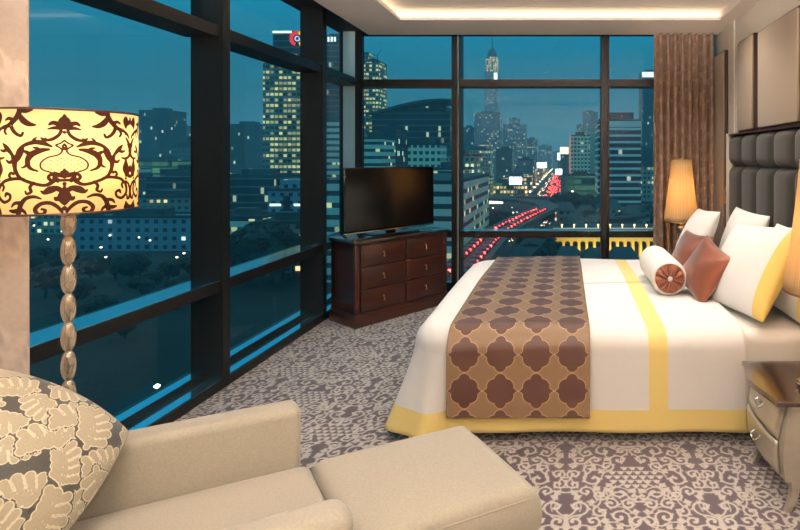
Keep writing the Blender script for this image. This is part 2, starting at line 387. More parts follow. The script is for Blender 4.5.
# ------------------------------------------------------------------ curtains
def curtain(name, pts, z0, z1, amp, waves, mats, label, damask=None, thick=.012):
    """pleated cloth along a plan polyline pts"""
    P=[Vector((p[0],p[1],0)) for p in pts]; L=sum((P[i+1]-P[i]).length for i in range(len(P)-1))
    n=waves*14; xs=[];ys=[];us=[]
    d=(P[-1]-P[0]).normalized(); nrm=Vector((-d.y,d.x,0)); rs=random.Random(3)
    ph=[rs.uniform(-.5,.5) for _ in range(waves+2)]; am=[rs.uniform(.65,1.15) for _ in range(waves+2)]
    nz=70; X=np.zeros((nz,n+1)); Y=X.copy(); Z=X.copy(); U=X.copy()
    for j in range(n+1):
        t=j/n; c=P[0]+d*(L*t); kk=t*waves; i0=int(kk)
        a=2*PI*kk+ph[min(i0,waves)]*.6*math.sin(PI*(kk-i0))
        for i in range(nz):
            s=i/(nz-1); A=amp*am[min(i0,waves)]*(.75+.25*s)
            o=A*(math.sin(a)+.25*math.sin(2*a+1+s*.8)); sh=.35*A*math.sin(2*a)
            q=c+nrm*o+d*sh; X[i,j]=q.x;Y[i,j]=q.y;Z[i,j]=z1+(z0-z1)*s; U[i,j]=L*t*1.6
    o=grid_mesh(name,X,Y,Z,mats); sd=o.modifiers.new('solid','SOLIDIFY'); sd.thickness=thick; sd.offset=0
    tag(o,label,'curtain')
    if damask is not None:
        D,W,H=damask; set_attr(o,'pat',sample(D,W,H,U.ravel(),Z.ravel())*25)
    return o
# pale scroll damask
rs=np.random.RandomState(2); dd=[]
for c in range(16):
    x,y=rs.uniform(0,.4),rs.uniform(0,.5); a=rs.uniform(0,6.28); h=rs.choice([-1,1])
    for q in range(50):
        t=q/49; r_=.07*(.15+.85*t); th=a+h*1.2*6.28*t; dd.append((x+r_*math.cos(th),y+r_*math.sin(th),.007))
dam=(raster(dd,.4,.5,120,150),.4,.5)
M['damask']=attr_mat('pale_damask_curtain_cloth',[(-.1,(222,208,198)),(.1,(196,182,172))],rough=.75,sheen=.4,bump=.3,bumpsc=60,noise=.05)
curtain('curtain',[(-2.1,.72),(-2.04,1.985)],.02,ZS+.1,.03,9,M['damask'],'pale beige damask curtain drawn back behind the drum floor lamp',dam)
dd=[]
for c in range(60):
    x,y=rs.uniform(0,.2),rs.uniform(0,.2); a=rs.uniform(0,6.28)
    for q in range(8): dd.append((x+.0025*q*math.cos(a+q*.5),y+.0025*q*math.sin(a+q*.5),.003))
mot=(raster(dd,.2,.2,100,100),.2,.2)
M['brocade']=attr_mat('brown_mottled_curtain_cloth',[(-.1,(190,160,138)),(.1,(146,116,96))],rough=.7,sheen=.4,bump=.3,bumpsc=80,noise=.08)
curtain('curtain',[(.93,5.50),(1.535,5.49)],.02,ZS+.1,.075,8,M['brocade'],'heavy brown patterned curtain hanging in pleats behind the far bedside lamp',mot)

# ------------------------------------------------------------------ padded wall panels and headboard
def wall_panel(ya,yb,z0,z1,label):
    r=empty('wall_panel',(XR,(ya+yb)/2,z0),0,label,'wall panel','padded wall panels')
    h=(yb-ya)/2; H=z1-z0
    b=MB(); b.box((-.045,-h,0),(0,h,H),0,None,.004); b.build('frame',M['paneledge'],r)
    b=MB(); b.box((-.062,-h+.014,.014),(-.02,h-.014,H-.014),0,None,.012); b.build('padding',M['panel'],r)
wall_panel(5.12,5.69,.25,2.56,'narrow tall taupe padded wall panel beside the brown curtain')
wall_panel(4.33,4.72,1.725,2.54,'small square taupe padded wall panel above the far end of the headboard')
wall_panel(3.47,4.22,1.725,2.52,'wide taupe padded wall panel above the middle of the headboard')
wall_panel(2.95,3.36,1.725,2.52,'taupe padded wall panel above the near end of the headboard, out at the edge')
b=MB(); b.box((XR-.012,4.95,.1),(XR,5.16,2.80)); struct(b.build('trim_12',M['wall']))

HY0,HY1=2.72,4.74
bed=empty('bed',(0.3,3.75,0),0,'large double bed with tufted charcoal headboard and white mattress beside the window','bed')
def bd(o): o.location=(-.3,-3.75,0); return o
b=MB(); b.box((-.66,2.90,.0),(1.5,4.62,.26)); bd(b.build('base',M['plinth'],bed))
b=MB(); b.box((-.74,2.83,.26),(1.46,4.71,.555),0,None,.05); bd(b.build('mattress',M['whitecloth'],bed))
hb=MB(); hb.box((1.535,HY0-.04,.15),(1.598,HY1+.04,1.70)); hb.box((1.475,HY0-.04,1.70),(1.598,HY1+.04,1.715))
hb=bd(hb.build('headboard',M['paneledge'],bed))
# cream edge strip
b=MB(); b.box((1.46,HY1+.005,.15),(1.53,HY1+.035,1.72)); e_=b.build('edge_strip',M['wall'],hb)
def tuft(ya,yb,za,zb):
    n,mm=18,18; X=np.zeros((n,mm)); Y=X.copy(); Z=X.copy()
    for i in range(n):
        for j in range(mm):
            u=-1+2*j/(mm-1); v=-1+2*i/(n-1)
            # even spacing in metres near the edges so that long channels stay rounded only at the ends
            dy=min(1,(1-abs(u))*(yb-ya)/2/.06); dz=min(1,(1-abs(v))*(zb-za)/2/.06)
            p=math.sqrt(max(0,1-(1-dy)**2))*math.sqrt(max(0,1-(1-dz)**2))
            q=.02*math.cos(u*PI/2)*1.0
            X[i,j]=1.535-(.06*p+q*p); Y[i,j]=ya+(yb-ya)*(u+1)/2; Z[i,j]=za+(zb-za)*(v+1)/2
    return X,Y,Z
def spaced(L,n=18):
    # parameter points denser at ends
    return None
nc=6; cw=(HY1-HY0)/nc
for c in range(nc):
    for za,zb in ((1.43,1.697),(.45,1.43)):
        n,mm=26,20
        us=np.sign(np.linspace(-1,1,mm))*(1-(1-np.abs(np.linspace(-1,1,mm)))**1.8)
        vs=np.sign(np.linspace(-1,1,n))*(1-(1-np.abs(np.linspace(-1,1,n)))**2.2)
        U,V=np.meshgrid(us,vs); ya=HY0+c*cw; yb=ya+cw
        dy=np.minimum(1,(1-np.abs(U))*(yb-ya)/2/.07); dz=np.minimum(1,(1-np.abs(V))*(zb-za)/2/.07)
        p=np.sqrt(np.clip(1-(1-dy)**2,0,1))*np.sqrt(np.clip(1-(1-dz)**2,0,1))
        X=1.535-.07*p-.012*np.cos(U*PI/2)*p
        o=grid_mesh('tufted_cushion',X,ya+(yb-ya)*(U+1)/2,za+(zb-za)*(V+1)/2,M['velvet'],hb)

# reading light on the headboard's far edge
b=MB(); rx,ry,rz_=1.50,HY1+.075,1.2
b.box((rx-.03,ry-.045,rz_-.04),(rx+.03,ry-.012,rz_+.04)); b.tube([(rx,ry-.02,rz_+.02),(rx-.02,ry+.03,rz_+.03),(rx-.03,ry+.03,rz_-.03),(rx-.03,ry+.03,rz_-.06)],.006)
b.tube([(rx-.03,ry+.03,rz_-.05),(rx-.03,ry+.03,rz_-.12)],[.012,.02],14); o=bd(b.build('reading_lamp',M['brass'],bed)); o['label']='small brass reading lamp'

# ------------------------------------------------------------------ duvet
XF,XH,YN,YFr=-.85,.95,2.745,4.80
TOP=.592
def duvet():
    Rc=.25
    xi,yn,yf=XF,YN,YFr
    path=[]  # (x,y,nx,ny)
    def line(a,b,n,nn):
        for k in range(n): t=k/n; path.append((a[0]+(b[0]-a[0])*t,a[1]+(b[1]-a[1])*t,*nn))
    def arc(cx,cy,a0,a1,n):
        for k in range(n):
            a=a0+(a1-a0)*k/n; path.append((cx+Rc*math.cos(a),cy+Rc*math.sin(a),math.cos(a),math.sin(a)))
    line((XH,yn),(xi+Rc,yn),90,(0,-1)); arc(xi+Rc,yn+Rc,-PI/2,-PI,26)
    line((xi,yn+Rc),(xi,yf-Rc),60,(-1,0)); arc(xi+Rc,yf-Rc,PI,PI/2,26)
    line((xi+Rc,yf),(XH,yf),90,(0,1)); path.append((XH,yf,0,1))
    prof=[]  # (inset outward offset, z, kind)   outward positive
    r=.11
    for k in range(9): a=PI/2*k/8; prof.append((-r+r*math.sin(a),TOP-r+r*math.cos(a)))
    for k in range(1,22): prof.append((.012*k/21,TOP-r-(TOP-r-.066)*k/21))
    inner=14
    rows=[]
    yc=(yn+yf)/2
    for k in range(inner):
        t=k/inner; rows.append(('in',t))
    for p in prof: rows.append(('p',p))
    n=len(rows); m=len(path); X=np.zeros((n,m));Y=X.copy();Z=X.copy();H=X.copy()
    acc=0
    for j,(px,py,nx,ny) in enumerate(path):
        acc+=1
        sx_=min(max(px,xi+.9),XH) if True else 0
        corner = 1 if (abs(nx)>.02 and abs(ny)>.02) else 0
        foot=max(0,-nx)
        for i,(kd,p) in enumerate(rows):
            if kd=='in':
                ex,ey=px-nx*r,py-ny*r; t=p
                x=sx_+(ex-sx_)*t; y=yc+(ey-yc)*t; z=TOP+.006*math.sin(x*5+y*3)+.012*(1-t)
            else:
                o,z=p; dn=max(0,(TOP-r-z)/(TOP-r)) 
                fl=foot*.11*dn**1.3 + corner*.09*dn*abs(nx*ny)*2
                wv=dn*.008*math.sin(px*9+py*13+.7)+ dn*corner*.022*math.sin(math.atan2(ny,nx)*9)
                o=o+fl+wv; x=px+nx*o; y=py+ny*o
                z=z+.006*math.sin(x*5+y*3)*(1-dn)
            X[i,j]=x;Y[i,j]=y;Z[i,j]=z
            H[i,j]=z
    # materials: yellow hem band low down, yellow band across at X .44-.54
    zc=(Z[:-1,:-1]+Z[1:,1:])/2; xc=(X[:-1,:-1]+X[1:,1:])/2
    return X,Y,Z
X,Y,Z=duvet()
M['duvetcloth']=None
m,nt,bb=new_mat('white_duvet_with_yellow_bands'); L=nt.links
bb.inputs['Roughness'].default_value=.85; bb.inputs['Sheen Weight'].default_value=.2
tc=N(nt,'ShaderNodeTexCoord'); sp=N(nt,'ShaderNodeSeparateXYZ'); L.new(tc.outputs['Object'],sp.inputs[0])
def lt(a,op,v):
    q=N(nt,'ShaderNodeMath',operation=op); L.new(a,q.inputs[0]); q.inputs[1].default_value=v; return q.outputs[0]
def mul_(a,b_,op='MULTIPLY'):
    q=N(nt,'ShaderNodeMath',operation=op); L.new(a,q.inputs[0]); L.new(b_,q.inputs[1]); return q.outputs[0]
band=mul_(lt(sp.outputs[0],'GREATER_THAN',.435),lt(sp.outputs[0],'LESS_THAN',.535))
hem=lt(sp.outputs[2],'LESS_THAN',.182)
msk=mul_(band,hem,'MAXIMUM')
mx=N(nt,'ShaderNodeMix',data_type='RGBA'); L.new(msk,mx.inputs[0]); mx.inputs[6].default_value=(*lin((238,234,228)),1); mx.inputs[7].default_value=(*lin((238,212,132)),1)
L.new(mx.outputs[2],bb.inputs['Base Color'])
nz=N(nt,'ShaderNodeTexNoise'); nz.inputs['Scale'].default_value=7; nz.inputs['Detail'].default_value=2; bp=N(nt,'ShaderNodeBump'); bp.inputs['Strength'].default_value=.25; bp.inputs['Distance'].default_value=.02
L.new(tc.outputs['Object'],nz.inputs[0]); L.new(nz.outputs[0],bp.inputs['Height']); L.new(bp.outputs[0],bb.inputs['Normal'])
dv=grid_mesh('duvet',X,Y,Z,m); tag(dv,'white duvet with pale yellow hem and band draped over the bed','duvet')
sd=dv.modifiers.new('solid','SOLIDIFY'); sd.thickness=.012; sd.offset=-1
# under-sheet showing between duvet and headboard
def strip_over(x0,x1,yn,yf,top,zb,r,off,n=24,flare=0):
    us=np.linspace(x0,x1,n); prof=[]
    for k in range(26): prof.append((yn-off+0,zb+(top-r-zb)*k/26))
    for k in range(13): a=PI/2*k/12; prof.append((yn-off+r-r*math.cos(a),top-r+r*math.sin(a)))
    ym=40
    for k in range(1,ym): prof.append((yn-off+r+(yf-yn+2*off-2*r)*k/ym,top))
    for k in range(13): a=PI/2*(1-k/12); prof.append((yf+off-r+r*math.cos(a),top-r+r*math.sin(a)))
    for k in range(1,27): prof.append((yf+off,top-r-(top-r-zb)*k/26))
    P=np.array(prof); n2=len(P); X=np.repeat(us[None,:],n2,0); Y=np.repeat(P[:,0:1],n,1); Z=np.repeat(P[:,1:2],n,1)
    s=np.concatenate([[0],np.cumsum(np.hypot(np.diff(P[:,0]),np.diff(P[:,1])))]); SS=np.repeat(s[:,None],n,1)
    dn=np.clip((top-r-Z)/(top-r),0,1); Y=Y-np.sign((yn+yf)/2-Y)*(dn*.012*np.sin(X*9+Y*13+.7)*0+dn*.012)
    return X,Y,Z,SS
X,Y,Z,SS=strip_over(.94,1.44,2.79,4.75,.572,.05,.07,0)
sh=grid_mesh('bed_sheet',X,Y,Z,M['whitecloth']); tag(sh,'smooth white sheet between the duvet and the headboard','sheet')
sd=sh.modifiers.new('solid','SOLIDIFY'); sd.thickness=.008; sd.offset=-1

# runner
n=150; us=np.linspace(-.62,.125,n)
X,Y,Z,SS=strip_over(-.62,.125,YN,YFr,TOP+.014,.155,.12,.026,n)
Z=np.where(Z>TOP-.1, Z+.006*np.sin(X*5+Y*3)+.012*np.clip(1-np.abs(Y-(YN+YFr)/2)/1.0,0,1),Z)
# densify along the profile
def dens(A,f=3):
    n0=A.shape[0]; t=np.linspace(0,n0-1,(n0-1)*f+1); i=np.minimum(t.astype(int),n0-2); r_=(t-i)[:,None]
    return A[i]*(1-r_)+A[i+1]*r_
X,Y,Z,SS=dens(X,4),dens(Y,4),dens(Z,4),dens(SS,4)
p=.745/4; U=((X+.62)/p)%1-.5; V=((SS-.045)/p)%1-.5
U*=p; V*=p
def circ(x,y,r_): return np.hypot(U-x,V-y)-r_
c_=p
d=np.minimum(circ(0,.315*c_,.165*c_),circ(0,-.315*c_,.165*c_))
d=np.minimum(d,np.minimum(np.minimum(circ(.16*c_,.12*c_,.215*c_),circ(-.16*c_,.12*c_,.215*c_)),np.minimum(circ(.16*c_,-.12*c_,.215*c_),circ(-.16*c_,-.12*c_,.215*c_))))
d=np.minimum(d,circ(0,0,.30*c_))
# side points: concave horns
horn=np.abs(V)-.26*c_*np.clip(1-(np.abs(U)-.22*c_)/(.28*c_),0,1)**1.5
horn=np.where(np.abs(U)>.2*c_,horn,1); d=np.minimum(d,horn)
M['runner']=attr_mat('ogee_runner_silk',[(-.14,(74,45,36)),(-.04,(80,49,38)),(0.0,(168,138,100)),(.05,(172,142,104)),(.09,(126,100,72)),(.5,(120,95,67))],rough=.5,sheen=.08,bump=.15,bumpsc=250,noise=.06)
rn=grid_mesh('bed_runner',X,Y,Z,M['runner']); set_attr(rn,'pat',(d*30).ravel()); tag(rn,'brown and gold bed runner with quatrefoil pattern laid across the duvet','bed runner')
sd=rn.modifiers.new('solid','SOLIDIFY'); sd.thickness=.006; sd.offset=1
for b_ in (rn,):
    pass

# ------------------------------------------------------------------ pillows
def pillow(name,w,h,t,mats,label,cat,group,C,nrm,up,pinch=.06,rnd=0,mi=None,n=34,p=.5,flange=0,pat=None,parent=None):
    """soft pillow: centre C, face normal nrm, up direction up"""
    us=np.linspace(-1,1,n); e=np.sign(us)*(1-(1-np.abs(us))**1.5); U,V=np.meshgrid(e,e)
    X=U*w/2*(1-pinch*np.cos(V*PI/2)); Yv=V*h/2*(1-pinch*np.cos(U*PI/2))
    X,Yv=X*np.sqrt(1-rnd*V**2),Yv*np.sqrt(1-rnd*U**2)
    T=t/2*(np.clip((1-U**2)*(1-V**2),0,1))**p
    T=T*(1+.05*np.sin(U*4+1)*np.cos(V*3))
    verts=np.concatenate([np.stack([X,Yv,T],-1).reshape(-1,3),np.stack([X,Yv,-T],-1).reshape(-1,3)]); N2=n*n
    faces=[];mids=[]
    for i in range(n-1):
        for j in range(n-1):
            a=i*n+j; faces.append((a,a+1,a+n+1,a+n)); faces.append((N2+a,N2+a+n,N2+a+n+1,N2+a+1))
            u=(e[j]+e[j+1])/2; v=(e[i]+e[i+1])/2; k=mi(u,v) if mi else 0; mids+=[k,k]
    nrm=Vector(nrm).normalized(); up=Vector(up); up=(up-nrm*up.dot(nrm)).normalized(); sx_=up.cross(nrm)
    R=Matrix((sx_,up,nrm)).transposed().to_4x4()
    o=mesh_obj(name,[Vector(q) for q in verts],faces,mats,parent,True,mids)
    bm=bmesh.new(); bm.from_mesh(o.data); bmesh.ops.remove_doubles(bm,verts=bm.verts[:],dist=1e-5); bm.to_mesh(o.data); bm.free()
    o.matrix_world=Matrix.Translation(Vector(C))@R
    if label: tag(o,label,cat,group)
    if pat:
        co_=np.zeros(len(o.data.vertices)*3); o.data.vertices.foreach_get('co',co_); co_=co_.reshape(-1,3); set_attr(o,'pat',pat(co_[:,0],co_[:,1],co_[:,2]))
    return o
wp=[M['whitecloth'],M['yellow']]
ye=lambda side:(lambda u,v: 1 if u*side>.80 else 0)
# local x axis = up x normal ; for normal (-1,0,.5): up z -> x axis = z cross -x = -y
pillow('pillow',.72,.50,.20,wp,'white pillow standing against the far half of the headboard, behind the others','pillow','bed pillows',(1.33,3.98,.86),(-1,0,.35),(0,0,1),.05)
pillow('pillow',.72,.50,.20,wp,'white pillow with yellow end leaning on the headboard nearest the near lamp','pillow','bed pillows',(1.34,3.12,.83),(-1,-.05,.35),(0,0,1),.05,mi=ye(1))
pillow('pillow',.70,.52,.20,wp,'plain white pillow in front on the far half, behind the copper cushions','pillow','bed pillows',(1.06,4.30,.84),(-1,.05,.5),(0,.06,1),.05)
pillow('pillow',.80,.58,.22,wp,'large white pillow with yellow end in front on the near half of the bed','pillow','bed pillows',(1.12,3.22,.83),(-1,-.12,.62),(0,.10,1),.05,mi=ye(1))
pillow('cushion',.37,.37,.16,M['copper'],'copper silk cushion nearest the viewer, standing on its corner by the bolster','cushion','copper silk cushions',(.90,3.40,.775),(-.102,-.045,.064),(.2,-.04,.30),.10,p=.45)
pillow('cushion',.37,.37,.16,M['copper'],'copper silk cushion standing behind the front one at the far side','cushion','copper silk cushions',(.89,3.80,.79),(-.102,-.030,.060),(.17,.05,.30),.10,p=.45)
# bolster
bo=empty('bolster_pillow',(.675,3.41,.716),0,'round white bolster with pleated copper end and pearl button','bolster')
b=MB(); rB=.116; pr=[(rB-.012,0),(rB,.012)]+[(rB+.0015*(1 if q%2 else -1),.012+q*.0145) for q in range(1,39)]+[(rB,.575),(rB-.012,.59)]
Tm=Matrix.Rotation(-PI/2,4,'X')
b.lathe(pr,n=36,T=Tm); b.build('cover',M['whitecloth'],bo)
n=96; vs=[];fs=[]
rr=[0.008,.02,.04,.06,.08,.096]
for i,r_ in enumerate(rr):
    for k in range(n):
        a=2*PI*k/n; bump=(.010*math.sin(a*11+.5*math.sin(3*a))*min(1,r_/.03) ); y=-.012-.022*math.sin(min(1,(r_/.096))*PI)*.8+bump*(.2+.8*math.sin(PI*min(1,r_/.1)))
        vs.append((r_*math.cos(a),y,r_*math.sin(a)))
for i in range(len(rr)-1):
    for k in range(n): fs.append((i*n+k,i*n+(k+1)%n,(i+1)*n+(k+1)%n,(i+1)*n+k))
mesh_obj('pleated_end',vs,fs,M['copper'],bo,True)['label']='pleated copper silk end'
b=MB(); b.lathe([(.002,-.018),(.012,-.014),(.017,-.006),(.017,0),(.01,.004)],n=20,T=Matrix.Translation((0,-.018,0))@Matrix.Rotation(-PI/2,4,'X')); b.build('button',M['whitecloth'],bo)
b=MB()
for k in range(40):
    pass
pts=[(.1*math.cos(2*PI*k/40),-.006,.1*math.sin(2*PI*k/40)) for k in range(41)]
b.tube(pts,.006,8); b.build('piping',M['whitecloth'],bo)

# ------------------------------------------------------------------ nightstands with bedside lamps
def nightstand(loc, flip, label):
    r=empty('nightstand',loc,0,label,'nightstand','nightstands')
    # local: front faces -X, depth +X .0-.62, width Y -w..w
    w=.20; D=.64
    def front(z):   # bombe outline
        t=(z-.10)/.34; return -.034*math.sin(PI*min(1,max(0,(t+.15)/1.15)))**1.2
    n=24; m=13
    vs=[];fs=[]
    def fx(z,y): return front(z)-.018*math.cos(y/w*PI/2)
    # body as stacked rings
    ring=[]
    for i in range(n+1):
        z=.13+(.455-.13)*i/n; pts=[]
        for j in range(m): y=-w+2*w*j/(m-1); pts.append((fx(z,y),y*(1+.06*math.sin(PI*(z-.1)/.4)),z))
        pts+= [(D,w*(1+.0),z),(D,-w,z)]
        ring.append(pts)
    k=len(ring[0]); V_=[q for pts in ring for q in pts]
    for i in range(n):
        for j in range(k): fs.append((i*k+j,i*k+(j+1)%k,(i+1)*k+(j+1)%k,(i+1)*k+j))
    fs.append(tuple(range(k-1,-1,-1))); fs.append(tuple(range(n*k,n*k+k)))
    b=MB(); b.add(V_,fs,0,False); b.build('body',M['silver'],r)
    # drawers: curved plates lying on the front
    for z0,z1 in ((.30,.44),(.15,.288)):
        V2=[];F2=[];nn=8
        for i in range(nn+1):
            z=z0+(z1-z0)*i/nn
            for j in range(m): y=(-w+.025)+2*(w-.025)*j/(m-1); V2.append((fx(z,y)-.009,y,z))
        for i in range(nn):
            for j in range(m-1): F2.append((i*m+j,i*m+j+1,(i+1)*m+j+1,(i+1)*m+j))
        o=mesh_obj('drawer',V2,F2,M['silver'],r,True); s2=o.modifiers.new('solid','SOLIDIFY'); s2.thickness=.014; s2.offset=-1 if False else 0
        zc=(z0+z1)/2; b=MB(); b.tube([(fx(zc,0)-.014,-.03,zc+.014),(fx(zc,0)-.034,-.032,zc),(fx(zc,0)-.036,0,zc-.016),(fx(zc,0)-.034,.032,zc),(fx(zc,0)-.014,.03,zc+.014)],.0042)
        b.lathe([(.009,-.004),(.009,.004)],c=(fx(zc,0)-.014,0,zc+.01),n=14); b.build('handle',M['chrome'],o)
    # legs
    for sx_,sy in ((0,-1),(0,1),(1,-1),(1,1)):
        b=MB(); x=front(.13)+.002 if sx_==0 else D-.045; vs=[];fs=[]
        for i in range(9):
            t=i/8; z=.20*(1-t); s=.046-.022*t; dx=(.03*math.sin(PI*t*.9)-.012*t) if sx_==0 else 0; yo=(w-.002)*sy
            xa=x+dx; ya=yo if sy<0 else yo-s; vs+=[(xa,ya,z),(xa+s,ya,z),(xa+s,ya+s,z),(xa,ya+s,z)]
        for i in range(8):
            for q in range(4): fs.append((i*4+q,i*4+(q+1)%4,(i+1)*4+(q+1)%4,(i+1)*4+q))
        fs.append((3,2,1,0)); fs.append((32,33,34,35))
        b.add(vs,fs,0,False); b.build('leg',M['silver'],r)
    # lacquered top with serpentine front
    out=[]
    for j in range(21):
        y=-(w+.022)+2*(w+.022)*j/20; out.append((-.075-.02*math.cos(y/w*PI/2)+.03*math.cos(y/w*PI*1.0)*-.3,y))
    out+=[(D,w+.022),(D,-w-.022)]
    k=len(out); vs=[];fs=[]
    for z,s in ((.455,.985),(.462,1),(.474,1),(.480,.985)):
        for x,y in out: vs.append((x*s if x<0 else x,y*s,z))
    for i in range(3):
        for q in range(k): fs.append((i*k+q,i*k+(q+1)%k,(i+1)*k+(q+1)%k,(i+1)*k+q))
    fs.append(tuple(range(k-1,-1,-1))); fs.append(tuple(range(3*k,4*k)))
    b=MB(); b.add(vs,fs,0,False); b.build('table_top',M['darktop'],r)
    return r
nightstand((.948,2.41,0),1,'champagne silver nightstand with dark lacquered top in front of the bed')
nightstand((.945,5.13,0),1,'champagne silver nightstand with dark top on the far side of the bed, mostly hidden')

m,nt,bb=new_mat('pleated_silk_shade'); L=nt.links
tc=N(nt,'ShaderNodeTexCoord'); sp=N(nt,'ShaderNodeSeparateXYZ'); L.new(tc.outputs['Object'],sp.inputs[0])
an=N(nt,'ShaderNodeMath',operation='ARCTAN2'); L.new(sp.outputs[1],an.inputs[0]); L.new(sp.outputs[0],an.inputs[1])
cb=N(nt,'ShaderNodeCombineXYZ'); L.new(an.outputs[0],cb.inputs[0])
nz=N(nt,'ShaderNodeTexNoise'); nz.inputs['Scale'].default_value=26; nz.inputs['Detail'].default_value=2; L.new(cb.outputs[0],nz.inputs[0])
r2=N(nt,'ShaderNodeMapRange'); r2.inputs[1].default_value=.35; r2.inputs[2].default_value=.65; r2.inputs[3].default_value=.72; r2.inputs[4].default_value=1.1; L.new(nz.outputs[0],r2.inputs[0])
vm=N(nt,'ShaderNodeVectorMath',operation='SCALE'); vm.inputs[0].default_value=lin((232,206,158)); L.new(r2.outputs[0],vm.inputs['Scale'])
tl=N(nt,'ShaderNodeBsdfTranslucent'); L.new(vm.outputs[0],tl.inputs[0]); L.new(vm.outputs[0],bb.inputs['Base Color']); bb.inputs['Roughness'].default_value=.7
mx=N(nt,'ShaderNodeMixShader'); mx.inputs[0].default_value=.5; L.new(bb.outputs[0],mx.inputs[1]); L.new(tl.outputs[0],mx.inputs[2]); L.new(mx.outputs[0],nt.nodes['Material Output'].inputs[0])
M['pleat']=m
M['bulb']=mat('warm_bulb_glass',(255,230,180),.4,emit=(255,190,110),es=30)
def bedside_lamp(loc,label,pw):
    r=empty('table_lamp',loc,0,label,'lamp','pleated bedside lamps')
    # stem of stacked glass balls
    b=MB(); b.lathe([(.07,0),(.075,.008),(.07,.018),(.02,.026),(.014,.04)],n=28); b.build('base',M['chrome'],r)
    b=MB(); pr=[]
    for q in range(6):
        z0=.035+q*.066; rad=.034 if q%2==0 else .026
        for t in range(9): pr.append((.010+rad*math.sin(PI*t/8),z0+.066*t/8))
    b.lathe(pr,n=24); b.build('stem',M['glassbead'],r)
    b=MB(); b.tube([(0,0,.43),(0,0,.56)],.008); b.build('socket',M['brass'],r)
    z0,z1=.40,1.01; b=MB(); n=120; vs=[];fs=[]
    for i in range(13):
        t=i/12; rad=.172+(.098-.172)*t+.006*math.sin(PI*t)*-1
        for k in range(n):
            a=2*PI*k/n; rr_=rad*(1+.012*math.sin(a*40)); vs.append((rr_*math.cos(a),rr_*math.sin(a),z0+(z1-z0)*t))
    for i in range(12):
        for k in range(n): fs.append((i*n+k,i*n+(k+1)%n,(i+1)*n+(k+1)%n,(i+1)*n+k))
    s=mesh_obj('lamp_shade',vs,fs,M['pleat'],r,True); q=s.modifiers.new('solid','SOLIDIFY'); q.thickness=.0015
    b=MB()
    for rad,z in ((.173,z0),(.099,z1)): b=MB(); b.tube([(rad*math.cos(2*PI*k/48),rad*math.sin(2*PI*k/48),z) for k in range(49)],.0045,6); b.build('shade_trim',M['brass'],s)
    b=MB(); b.lathe([(.012,.56),(.03,.585),(.034,.615),(.022,.645),(.005,.655)],n=16); b.build('bulb',M['bulb'],r)
    ld=bpy.data.lights.new('bulb_lamp','POINT'); ld.energy=pw; ld.color=(1,.86,.66); ld.shadow_soft_size=.05
    lo=bpy.data.objects.new('lamp',ld); link(lo,r); lo.location=(0,0,.72)
    return r
bedside_lamp((1.19,2.42,.48),'bedside lamp with pleated gold shade on the near nightstand, cut by the frame',6)
bedside_lamp((1.13,5.13,.48),'bedside lamp with pleated gold shade before the brown curtain',8)
b=MB(); b.lathe([(.025,0),(.04,.006),(.045,.02),(.040,.021),(.03,.01),(.0,.008)],n=24); o=b.build('small_dish',M['chrome'],None)
o.location=(1.07,2.33,.4802); tag(o,'small round silver dish on the dark top of the near nightstand','dish')

# ------------------------------------------------------------------ dresser
dr=empty('dresser',(-1.85,4.59,0),math.atan2(.798,.603),'dark mahogany dresser with six drawers standing across the window corner','dresser')
W,DP,H=1.03,.42,.77     # local x along the front, y towards the back
b=MB(); b.box((-.012,-.012,0),(W+.012,DP,.10),0,None,.006); b.box((-.004,-.004,.1),(W+.004,DP-.005,.115),0,None,.004); b.build('base',M['wood'],dr)
b=MB(); b.box((.005,.012,.11),(W-.005,DP-.01,.735)); b.box((.0,0,.115),(.05,.04,.735),0,None,.012); b.box((W-.05,0,.115),(W,.04,.735),0,None,.012); b.box((W/2-.012,.004,.13),(W/2+.012,.03,.735),0,None,.003)
b.build('body',M['wood'],dr)
b=MB(); b.box((-.018,-.022,.735),(W+.018,DP,.77),0,None,.01); b.build('dresser_top',M['darktop'],dr)
for c in range(2):
    for q in range(3):
        xa=.056 if c==0 else W/2+.016; xb=W/2-.016 if c==0 else W-.056; za=.13+q*.201; zb=za+.190
        d_=boxo('drawer',(xa,-.006,za),(xb,.02,zb),M['wood'],dr,.006)
        xc=(xa+xb)/2; zc=(za+zb)/2
        b=MB(); b.lathe([(.011,0),(.011,.006),(.005,.008),(.005,.014)],n=14,T=Matrix.Translation((xc,-.006,zc+.012))@Matrix.Rotation(PI/2,4,'X'))
        b.tube([(xc,-.018,zc+.012),(xc,-.021,zc-.006),(xc,-.019,zc-.026),(xc,-.018,zc-.032)],[.003,.006,.010,.003],10); b.build('drop_pull',M['brass'],d_)

# television
a_=Vector((.603,.798,0)); bk=Vector((-.798,.603,0)); c_=Vector((-1.708,5.11,0))
tv=empty('television',(c_.x,c_.y,.77),math.atan2(.798,.603),'large black flat television standing on the dark dresser','television')
b=MB(); b.box((-.502,-.02,.038),(.502,.012,.642),0,None,.006); b.box((-.36,.012,.12),(.36,.05,.5),0,None,.012); b.build('casing',M['black'],tv)
boxo('screen',(-.488,-.0225,.062),(.488,-.019,.630),M['screen'],tv)
b=MB(); b.box((-.502,-.025,.034),(.502,-.012,.046),0,None,.003); b.build('silver_strip',M['chrome'],tv)
b=MB(); b.box((-.05,-.005,.008),(.05,.02,.06),0,None,.004); b.build('stand_neck',M['black'],tv)
b=MB(); b.box((-.24,-.13,.001),(.24,.12,.011),0,None,.004); b.build('stand_base',M['black'],tv)

